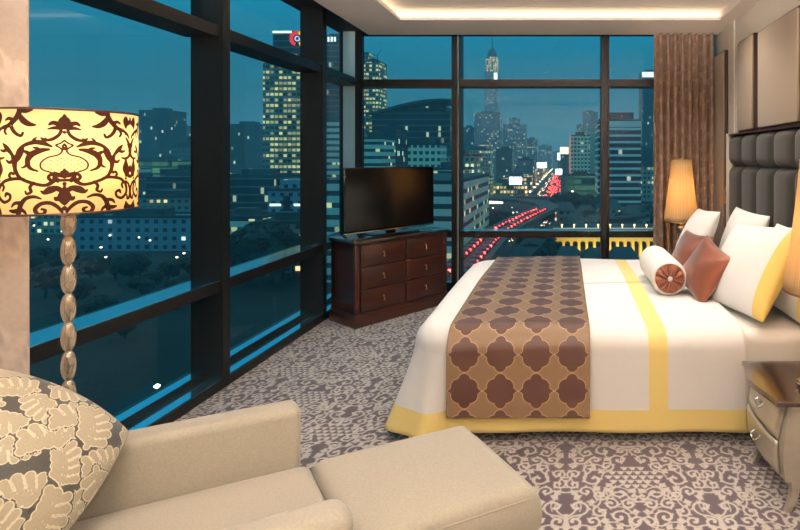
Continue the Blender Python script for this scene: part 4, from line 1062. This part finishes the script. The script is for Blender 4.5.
# ---- roads
def ribbon(name,pts,w,z,th,mt,label,cat='road',kind=None):
    P=[Vector((p[0],p[1],0)) for p in pts]; vs=[];fs=[]
    for i,p in enumerate(P):
        d=(P[min(i+1,len(P)-1)]-P[max(i-1,0)]).normalized(); nn=Vector((-d.y,d.x,0)); zz=z if not isinstance(z,list) else z[i]
        for s,h in ((-1,0),(1,0),(1,-th),(-1,-th)): q=p+nn*s*w/2; vs.append((q.x,q.y,zz+h))
    for i in range(len(P)-1):
        for q in range(4): fs.append((i*4+q,i*4+(q+1)%4,(i+1)*4+(q+1)%4,(i+1)*4+q))
    fs.append((3,2,1,0)); k=(len(P)-1)*4; fs.append((k,k+1,k+2,k+3))
    b=MB(); b.add(vs,fs); o=b.build(name,mt); tag(o,label,cat,kind=kind); return o
av0=Vector((-11.5,440,0)); av1=Vector((-24,2600,0))
ribbon('road',[(-11,300),(-12,440),(-16,1200),(-24,2600)],34,G+.3,.3,FM['asphalt'],'straight avenue full of traffic running to the horizon')
# flyover curving to the left
def sm(pts,n=12):
    q=spline([(x,y,0) for x,y in pts],1e9); P=np.array(pts,float); out=[]
    for i in range(len(P)-1):
        p0=P[max(i-1,0)];p1=P[i];p2=P[i+1];p3=P[min(i+2,len(P)-1)]
        for k in range(n):
            t=k/n; out.append(tuple(.5*((2*p1)+(-p0+p2)*t+(2*p0-5*p1+4*p2-p3)*t*t+(-p0+3*p1-3*p2+p3)*t**3)))
    out.append(tuple(P[-1])); return out
zf=G+14
def ground_at(px,py,z): Y=(EYE-z)*F/(py-CY); return ((px-CX)/F*Y,Y)
fly=sm([ground_at(436,300,zf),ground_at(462,268,zf),ground_at(480,249,zf),ground_at(498,232,zf),ground_at(522,219,zf),ground_at(540,210.5,zf),ground_at(549,206,zf),ground_at(538,201.5,zf),ground_at(505,198,zf),ground_at(470,197,zf)])
o=ribbon('viaduct',fly,9,zf,1.6,FM['concrete'],'elevated road curving left with red-lit traffic','viaduct')
z2=G+11
fly2=sm([ground_at(478,300,z2),ground_at(505,268,z2),ground_at(527,247,z2),ground_at(546,232,z2),ground_at(575,222,z2),ground_at(640,215,z2)])
o=ribbon('viaduct',fly2,7,z2,1.6,FM['asphalt'],'dark empty elevated road right of the red-lit one','viaduct')
ribbon('viaduct',sm([ground_at(470,196.5,G+9),ground_at(520,196,G+9),ground_at(560,197,G+9),ground_at(660,201,G+9)]),10,G+9,2,FM['concrete'],'straight flyover crossing in front of the avenue','viaduct')
gl_road=sm([ground_at(472,290,G),ground_at(497,262,G),ground_at(515,245,G),ground_at(540,222,G),ground_at(552,205,G)])
ribbon('road',gl_road,13,G+.3,.3,FM['asphalt'],'street between the two elevated roads with orange lamps')
# cars
def car(name,body,tail):
    b=MB(); b.box((-.9,-2.2,.3),(.9,2.2,.95),0,None,.12); b.box((-.78,-1.2,.95),(.78,1.3,1.5),0,None,.15)
    b.box((-.88,-2.28,.5),(-.15,-2.2,1.0),1); b.box((.15,-2.28,.5),(.88,-2.2,1.0),1)
    b.box((-.85,2.2,.5),(-.25,2.28,.8),2); b.box((.25,2.2,.5),(.85,2.28,.8),2)
    for x in (-.9,.72):
        for y in (-1.4,1.4): b.lathe([(.34,0),(.34,.18)],n=10,m=3,T=Matrix.Translation((x,y,.34))@Matrix.Rotation(PI/2,4,'Y'))
    return b.build(name,[body,E['redbig'],E['head'],FM['asphalt']])
E['redbig']=emi('tail_light',(255,48,45),42); E['head']=emi('headlight_beam',(255,235,190),9)
cb_=mat('car_paint',(60,66,70),.3,.3)
proto=None
def put(x,y,z,rz,label,group):
    global proto
    if proto is None: proto=car('car',cb_,None); c=proto
    else: c=proto.copy(); COL.objects.link(c)
    c.location=(x,y,z); c.rotation_euler=(0,0,rz); tag(c,label,'car',group); return c
rs=random.Random(4)
for k in range(150):
    t=(k/150)**1.6; Y=455+t*900+rs.uniform(-4,4); ln=rs.choice([-7,-4,-1,2,5,8,11,14]); cx=-11.9-(Y-440)*.0058
    put(cx+ln,Y,G+.3,0,'car showing red tail lights in the queue on the right side of the avenue','cars going away on the avenue')
for k in range(40):
    t=(k/40)**1.6; Y=455+t*800+rs.uniform(-4,4); ln=rs.choice([10,12.5,15]); cx=-11.9-(Y-440)*.0058
    put(cx-ln,Y,G+.3,PI,'car showing white headlights on the left side of the avenue','cars coming along the avenue')
dist=0; P=[Vector((x,y,0)) for x,y in fly]
seglen=[(P[i+1]-P[i]).length for i in range(len(P)-1)]; tot=sum(seglen)
def along(P,seglen,s):
    i=0
    while i<len(seglen)-1 and s>seglen[i]: s-=seglen[i]; i+=1
    d=(P[i+1]-P[i]).normalized(); return P[i]+d*s,d
s=6
while s<tot*.60:
    for ln in (-2,2):
        p,d=along(P,seglen,s+rs.uniform(-.5,.5)); nn=Vector((-d.y,d.x,0)); q=p+nn*ln
        put(q.x,q.y,zf+.02,math.atan2(d.y,d.x)-PI/2,'car with red tail lights on the curving elevated road','cars on the elevated road')
    s+=4.7
P2=[Vector((x,y,0)) for x,y in gl_road]; sl2=[(P2[i+1]-P2[i]).length for i in range(len(P2)-1)]; s=4
while s<sum(sl2)*.9:
    p,d=along(P2,sl2,s); nn=Vector((-d.y,d.x,0)); q=p+nn*rs.choice([-4,4])
    put(q.x,q.y,G+.3,math.atan2(d.y,d.x)+PI/2,'car with bright headlights on the street between the elevated roads','cars on the lower street'); s+=13
# street lamps: posts with glowing heads
def street_lamp(x,y,h,mt,label,group,rad=.35,z=G):
    r=empty('street_lamp',(x,y,z),0,label,'street lamp',group)
    b=MB(); b.tube([(0,0,0),(0,0,h)],.12,6); b.build('post',FM['roof'],r)
    b=MB(); b.lathe([(.05,h),(rad,h+rad*.6),(rad,h+rad),(.05,h+rad*1.5)],n=10); b.build('lamp_head',mt,r)
for k in range(16):
    Y=420+k*60; cx=-11.9-(Y-440)*.0058
    for s_ in (-1,1): street_lamp(cx+s_*17,Y,9,E['head'],'street lamp lining the avenue of traffic','street lamps on the avenue',.8)
for k,(px,py,c_) in enumerate(((531,246,'warm'),(524,252,'warm'),(538,240,'warm'),(547,235,'yellow'),(553,226,'yellow'),(500,214,'green'),(512,208,'green'),(487,222,'cool'),(560,214,'green'),(571,209,'warm'),(545,252,'warm'),(518,258,'warm'))):
    x,y=ground_at(px,py,G+5); street_lamp(x,y,5,E[c_],'warm street lamp among the trees by the elevated roads','street lamps by the elevated roads',.42)
rs=random.Random(17)
for k in range(46):
    px=rs.uniform(472,652); py=rs.uniform(199,243)
    x,y=ground_at(px,py,G+5); street_lamp(x,y,5,E[rs.choice(['warm','head','cool','warm','green'])],'small glowing lamp in the streets around the elevated roads','lamps in the streets around the elevated roads',.36)
x,y=ground_at(157,388,G+4); street_lamp(x,y,4,emi('park_lamp',(255,240,190),30),'single bright park lamp seen low through the side window',None,.35)
for px,py in ((62,232),(84,228),(110,236),(126,231),(139,238),(160,235),(34,226),(48,240),(72,246),(168,228),(232,232),(246,228),(184,254),(177,258),(101,248),(106,258),(150,241),(209,243),(202,249)):
    x,y=ground_at(px,py,G+6); street_lamp(x,y,6,E['head'],'white street lamp beside the park below the side window','street lamps by the park',.32)
# bright forecourt
r=empty('lit_forecourt',(at(500,195,400).x,400,G),0,'brightly lit white market canopy left of the avenue','canopy')
a=at(491.5,190,400);c=at(513,190,400); w_=c.x-a.x
b=MB(); b.box((-w_/2,0,5),(w_/2,14,5.6)); b.build('roof',FM['roof'],r)
b=MB(); b.box((-w_/2,-.1,1.5),(w_/2-6,.3,4.8)); b.build('lit_front',emi('market_front_light',(235,230,215),3),r)
for x in (-w_/2+.4,0,w_/2-.4): b=MB(); b.box((x-.2,.4,0),(x+.2,.8,5)); b.build('column',FM['roof'],r)
building(493,512,183,470,18,'greenlit','low building with greenish lit sign front behind the white canopy','building')
building(478,491,178,460,18,'grid_lit','small lit building behind the parking building roof','building')
# terminal
building(565,598,176,420,30,'greenlit','long low green-lit terminal building under the pale office block','building')
# arcade palace with yellow floodlit wall
M['pal']=mat('yellow_plaster',(225,190,95),.85); a=at(556,233,190); c=at(664,233,190); w_=c.x-a.x; H=a.z-G
r=empty('arcade_building',((a.x+c.x)/2,190,G),0,'long yellow floodlit arcade building with dark arches','building')
b=MB(); b.box((-w_/2,3,0),(w_/2,14,H)); b.build('hall',M['pal'],r)
na=14
for i in range(na+1):
    x=-w_/2+w_*i/na; b=MB(); b.box((x-.45,0,0),(x+.45,1,H-3)); b.build('pier',M['pal'],r)
b=MB(); b.box((-w_/2-.5,0,H-3),(w_/2+.5,3,H)); b.build('upper_wall',M['pal'],r)
for i in range(na):
    x=-w_/2+w_*(i+.5)/na; b=MB(); b.box((x-.95,2.85,0),(x+.95,3.0,H-4.4)); b.lathe([(.95,0),(.95,.15)],n=16,T=Matrix.Translation((x,3.0,H-4.4))@Matrix.Rotation(PI/2,4,'X')); b.build('arched_opening',FM['darkroof'],r)
b=MB(); b.box((-w_/2-1,-1,H),(w_/2+1,15,H+1.6)); b.build('roof_terrace',FM['roof'],r)
b=MB(); b.box((-w_/2-1,-1.3,H+1.6),(w_/2+1,-.9,H+2.0)); b.build('balustrade',mat('glowing_balustrade',(220,215,190),.8,emit=(230,200,140),es=.25),r)  # lit look put into the balustrade's material as a faint warm glow
for i in range(9):
    x=-w_/2+w_*(i+.5)/9; b=MB(); b.lathe([(.1,0),(.1,.6),(.3,.8),(.3,1.2),(.05,1.4)],c=(x,-1.1,H+2),n=8); b.build('terrace_lamp',E['warm'],r)
ld=bpy.data.lights.new('floodlight_batten','AREA'); ld.shape='RECTANGLE'; ld.size=w_; ld.size_y=.6; ld.energy=3800; ld.color=(1,.78,.32)
lo=bpy.data.objects.new('floodlight',ld); link(lo,r); lo.location=(0,-5,.8); lo.rotation_euler=(math.radians(125),0,0)
# low roofs near the palace
def house(px0,px1,pt,Y,dep,label,group=None):
    a=at(px0,pt,Y);c=at(px1,pt,Y);w_=c.x-a.x;H=a.z-G
    r=empty('low_house',((a.x+c.x)/2,Y,G),0,label,'house',group)
    b=MB(); b.box((-w_/2,0,0),(w_/2,dep,H*.72)); b.build('walls',FM['low'],r)
    b=MB(); e_=.6; vs=[(-w_/2-e_,-e_,H*.70),(w_/2+e_,-e_,H*.70),(w_/2+e_,dep+e_,H*.70),(-w_/2-e_,dep+e_,H*.70),(-w_/2*.6,dep/2,H),(w_/2*.6,dep/2,H)]
    b.add(vs,[(0,1,5,4),(1,2,5),(2,3,4,5),(3,0,4),(3,2,1,0)]); b.build('roof',FM['roof'],r)
for px0,px1,pt,Y,lb in ((555,575,203,270,'hipped grey roof left of the arcade, first behind it'),(577,596,206,262,'hipped grey roof in the middle behind the arcade'),(598,622,200,275,'larger grey roof under the striped block'),(624,650,206,255,'grey roof behind the arcade next to the curtain'),
      (566,584,214,232,'small low roof directly behind the arcade on the left'),(586,612,216,228,'small low roof directly behind the arcade under the mullion'),(615,640,217,226,'small low roof directly behind the arcade on the right'),
      (556,580,250,150,'dark bluish roof in front of the arcade on the left'),(584,610,252,146,'dark bluish roof in front of the arcade at the mullion'),(612,640,251,143,'dark bluish roof in front of the arcade on the right')):
    house(px0,px1,pt,Y,14,lb)
# --- seen through the side windows
r,w_,h_=building(263,303,57,310,24,'grid_lit','tall office tower of lit window rows with a round red and yellow roof sign','tower',name='tower')
a=at(271,30,310); zt=a.z-G; xl=a.x-r.location.x
b=MB(); b.box((xl,2,h_),(w_/2,20,zt)); b.build('upper_block',FM['dark_bands'],r)
b=MB(); b.box((xl,1.5,zt-1.4),(xl+ (at(290,30,310).x-a.x),1.98,zt-.1)); b.build('roof_light_strip',E['strip'],r)
c_=at(296,38,310); cx=c_.x-r.location.x; cz=c_.z-G
def arcplate(name,r0,r1,a0,a1,mt):
    n=20; vs=[];fs=[]
    for i in range(n+1):
        t=math.radians(a0+(a1-a0)*i/n)
        for rr_ in (r0,r1):
            for y in (1.2,1.7): vs.append((cx+rr_*math.cos(t),y,cz+rr_*math.sin(t)))
    for i in range(n):
        k=i*4; fs+=[(k,k+2,k+6,k+4),(k+1,k+5,k+7,k+3),(k,k+4,k+5,k+1),(k+2,k+3,k+7,k+6)]
    mesh_obj(name,vs,fs,mt,r)
arcplate('red_sign_ring',2.6,4.6,80,250,E['redsign']); arcplate('yellow_sign_ring',2.6,4.6,-70,75,E['yelsign'])
arcplate('sign_letter',1.0,1.6,30,330,E['blusign'])
b=MB(); b.box((cx+.9,1.2,cz-1.2),(cx+1.5,1.7,cz+.2)); b.build('sign_stroke',E['blusign'],r)
r,w_,h_=building(318,345,37,360,24,'dark_bands','dark tower with four glowing roof slots beyond the second fin','tower',name='tower')
for i in range(4):
    x=at(324.5+i*3.2,34,360).x-r.location.x; b=MB(); b.box((x,-.4,h_-3.2),(x+1.2,0,h_)); b.build('roof_slot_light',E['strip'],r)
building(316,347,120,300,20,'bands_pale','pale banded block beyond the second fin with lit floors','building')
building(316,347,196,230,16,'bands','low white building below the banded block beyond the second fin','building')
building(226,259,125,500,26,'glass','dark glassy tower with blue grid left of the lit tower','tower',name='tower')
building(244,262,131,620,26,'hazy','hazy tower between the glassy tower and the lit tower','tower',name='tower')
building(215,274,177,250,30,'dark_bands','wide dark banded office building below the glassy tower','office block')
r,w_,h_=building(268,305,191,215,18,'blue','white civic building with tall dark central slot','building')
b=MB(); b.box((-w_*.28,3,h_),(w_*.5,14,h_+4.6)); b.build('upper_storey',FM['blue'],r)
b=MB(); b.box((-w_*.08,-.2,3),(w_*.10,0,h_-2)); b.build('central_slot',FM['darkroof'],r)
b=MB(); b.box((-w_*.45,-.2,h_-6.2),(-w_*.15,0,h_-5.2)); b.build('lit_window',E['strip'],r)
b=MB(); b.box((w_*.2,-.2,h_-6.2),(w_*.48,0,h_-5.2)); b.build('lit_window',E['strip'],r)
building(215,262,219,178,12,'bands_pale','low grey wall-like block above the dark trees','building')
building(258,305,224,165,10,'low','brown low block beside the dark trees','building')
building(139,166,111,520,28,'glass','dark blue tower just right of the drum lampshade','tower',name='tower')
building(163,181,126,640,28,'hazy','hazy tower behind the dark blue tower','tower',name='tower')
building(171,184,147,460,18,'hazy','pale ribbed block left of the first fin','tower',name='tower')
building(180,193,140,560,18,'glass','dark block touching the first fin','tower',name='tower')
building(132,172,162,380,24,'greenlit','low block with green lit side beside the lampshade','building')
building(160,196,171,300,24,'dark_bands','stepped dark block left of the first fin','building')
building(128,196,198,262,18,'low','mid-height block under the stepped one','building')
r,w_,h_=building(74,192,218,205,14,'blue','long pale blue hotel with dark windows behind the lamp pole','hotel',name='hotel')
building(20,76,196,300,20,'dark_bands','dim banded block between the curtain and the lamp pole','building')
building(30,80,213,250,14,'grid_some','dim grid block left of the pale blue hotel','building')
building(100,142,190,330,20,'hazy','hazy block above the pale blue hotel','building')
# shop rows and mid-distance blocks
rs=random.Random(33)
sp_={}
def block(key,px,Y,wd,dp,H,style,label,group,name='office_building'):
    x=(px-CX)/F*Y
    if key not in sp_:
        r=empty(name,(x,Y,G),0,label,'building',group)
        b=MB(); b.box((-wd/2,0,0),(wd/2,dp,H)); b.build('tower_body',FM[style],r)
        b=MB(); b.box((-wd*.3,dp*.3,H),(wd*.15,dp*.7,H+3)); b.build('roof_plant',FM['roof'],r); sp_[key]=r
    else:
        r=copy_tree(sp_[key]); r.location=(x,Y,G); r['label']=label; r['group']=group
    return r
FM['shops']=facade('lit_shop_facade',(120,120,105),(40,48,46),4,3.2,.6,.7,.55,(255,215,140),1.6)
for k in range(9):
    Y=470+k*75; cx=-11.9-(Y-440)*.0058
    block(('sl',k%3),CX+(cx-38)/Y*F,Y,30,20,12+6*(k%3),'shops','low block of brightly lit shops lining the left side of the avenue','lit shops left of the avenue','shop_building')
    block(('sr',k%3),CX+(cx+34)/Y*F,Y,22,20,9+5*(k%3),'shops','low block of brightly lit shops lining the right side of the avenue','lit shops right of the avenue','shop_building')
stl=['grid_some','low','bands_pale','pale_grid','dark_bands','grid_lit']
for k in range(54):
    Y=rs.uniform(290,640); px=rs.uniform(-5,340) if k<34 else rs.uniform(-420,-5)
    block(('m',k%6),px,Y,rs.uniform(20,34) if k<6 else 0,18,[22,14,30,18,26,34][k%6],stl[k%6],'mid-height lit block beyond the park behind the side window','mid-height blocks beyond the park')
# distant fill
rs=random.Random(21); n=0; labs={'l':('hazy mid-rise block among the distant roofs beyond the side window','distant blocks beyond the side window'),'b':('hazy mid-rise block among the distant roofs beyond the back window','distant blocks beyond the back window')}
protos={}
while n<210:
    Y=rs.uniform(650,2600); px=rs.uniform(-40,660) if n<150 else rs.uniform(-650,-40)
    if 535<px<575: continue
    x=(px-CX)/F*Y; wd=rs.uniform(18,45); dp=rs.uniform(15,30); H=rs.choice([20,25,30,36,45,55,70]) * rs.uniform(.8,1.1)
    key=(n%10); side='l' if px<345 else 'b'
    if key not in protos:
        r=empty('distant_block',(x,Y,G),0,*labs[side][:1],'building',labs[side][1])
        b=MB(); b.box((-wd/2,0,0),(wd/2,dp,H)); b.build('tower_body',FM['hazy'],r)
        b=MB(); b.box((-wd*.2,dp*.3,H),(wd*.2,dp*.7,H+4)); b.build('roof_plant',FM['roof'],r); protos[key]=r
    else:
        r=copy_tree(protos[key]); r.location=(x,Y,G); r['label']=labs[side][0]; r['group']=labs[side][1]
    n+=1
# trees
def crown_mesh(seed,R_):
    rg=random.Random(seed); b=MB()
    for k in range(9):
        bm=bmesh.new(); bmesh.ops.create_icosphere(bm,subdivisions=2,radius=R_*rg.uniform(.38,.6))
        off=Vector((rg.uniform(-.6,.6)*R_,rg.uniform(-.6,.6)*R_,R_*rg.uniform(.5,1.25)))
        for v in bm.verts: v.co=v.co*(1+rg.uniform(-.16,.16))+off
        bm.verts.index_update(); b.add([v.co.copy() for v in bm.verts],[[v.index for v in f.verts] for f in bm.faces],0,False); bm.free()
    for k in range(500):
        d=Vector((rg.gauss(0,1),rg.gauss(0,1),rg.gauss(0,1))).normalized(); p=Vector((d.x*R_*1.05,d.y*R_*1.05,R_*.9+d.z*R_*.75))*rg.uniform(.85,1.03)
        u=Vector((rg.gauss(0,1),rg.gauss(0,1),rg.gauss(0,1))).normalized(); v=u.cross(d).normalized(); s_=R_*.07
        b.add([p-u*s_,p+v*s_,p+u*s_,p-v*s_],[(0,1,2,3)])
    return b
M['leaf']=mat('dark_tree_leaves',(12,24,17),.8,noise=(.6,.35,(1,1,1))); M['trunk']=mat('tree_bark',(50,42,34),.9)
tp=[]
def tree(px,py,Y,R_,label,group,v):
    z=G; x=(px-CX)/F*Y
    while len(tp)<3:
        r=empty('tree',(0,0,0)); crown_mesh(len(tp)+1,5).build('crown',M['leaf'],r)
        for o in r.children: o.location=(0,0,3)
        b=MB(); b.tube([(0,0,0),(.2,.1,3),(0,.2,6)],[.5,.35,.2],8); b.build('trunk',M['trunk'],r); tp.append([r,False])
    q=tp[v%3]
    if not q[1]: r=q[0]; q[1]=True
    else: r=copy_tree(q[0])
    r.location=(x,Y,z); s=R_/5; r.scale=(s,s,s); tag(r,label,'tree',group)
rs=random.Random(9)
k=0
for px,Y,R_ in ((262,148,8),(273,150,7),(250,150,7),(283,155,6),(240,152,6),(232,148,5),(292,160,5)):
    tree(px,0,Y,R_,'dark tree in the clump below the white civic building','trees below the civic building',k); k+=1
for px,Y,R_ in ((190,185,6),(168,178,5),(132,175,7),(115,182,6),(90,178,6),(60,185,7),(35,190,7),(45,160,7),(75,150,6),(145,160,6),(178,150,6),(100,140,5),(125,130,5)):
    tree(px,0,Y-25,R_*.55,'dark tree at the park edge in front of the pale blue hotel','park trees below the side window',k); k+=1
for px,Y,R_ in ((540,168,5.5),(532,150,5),(546,160,5),(538,140,4.5),(528,175,4.5),(552,205,5)):
    tree(px,0,Y,R_,'dark tree in the clump left of the yellow arcade','trees left of the arcade',k); k+=1
for px,Y,R_ in ((562,300,7),(572,310,7),(584,305,7),(594,300,6),(603,312,6),(495,235,6),(485,225,5),(505,240,5),(649,142,4),(625,240,5),(590,250,5),(645,262,6)):
    tree(px,0,Y,R_,'dark tree among the low roofs around the yellow arcade','trees around the arcade roofs',k); k+=1
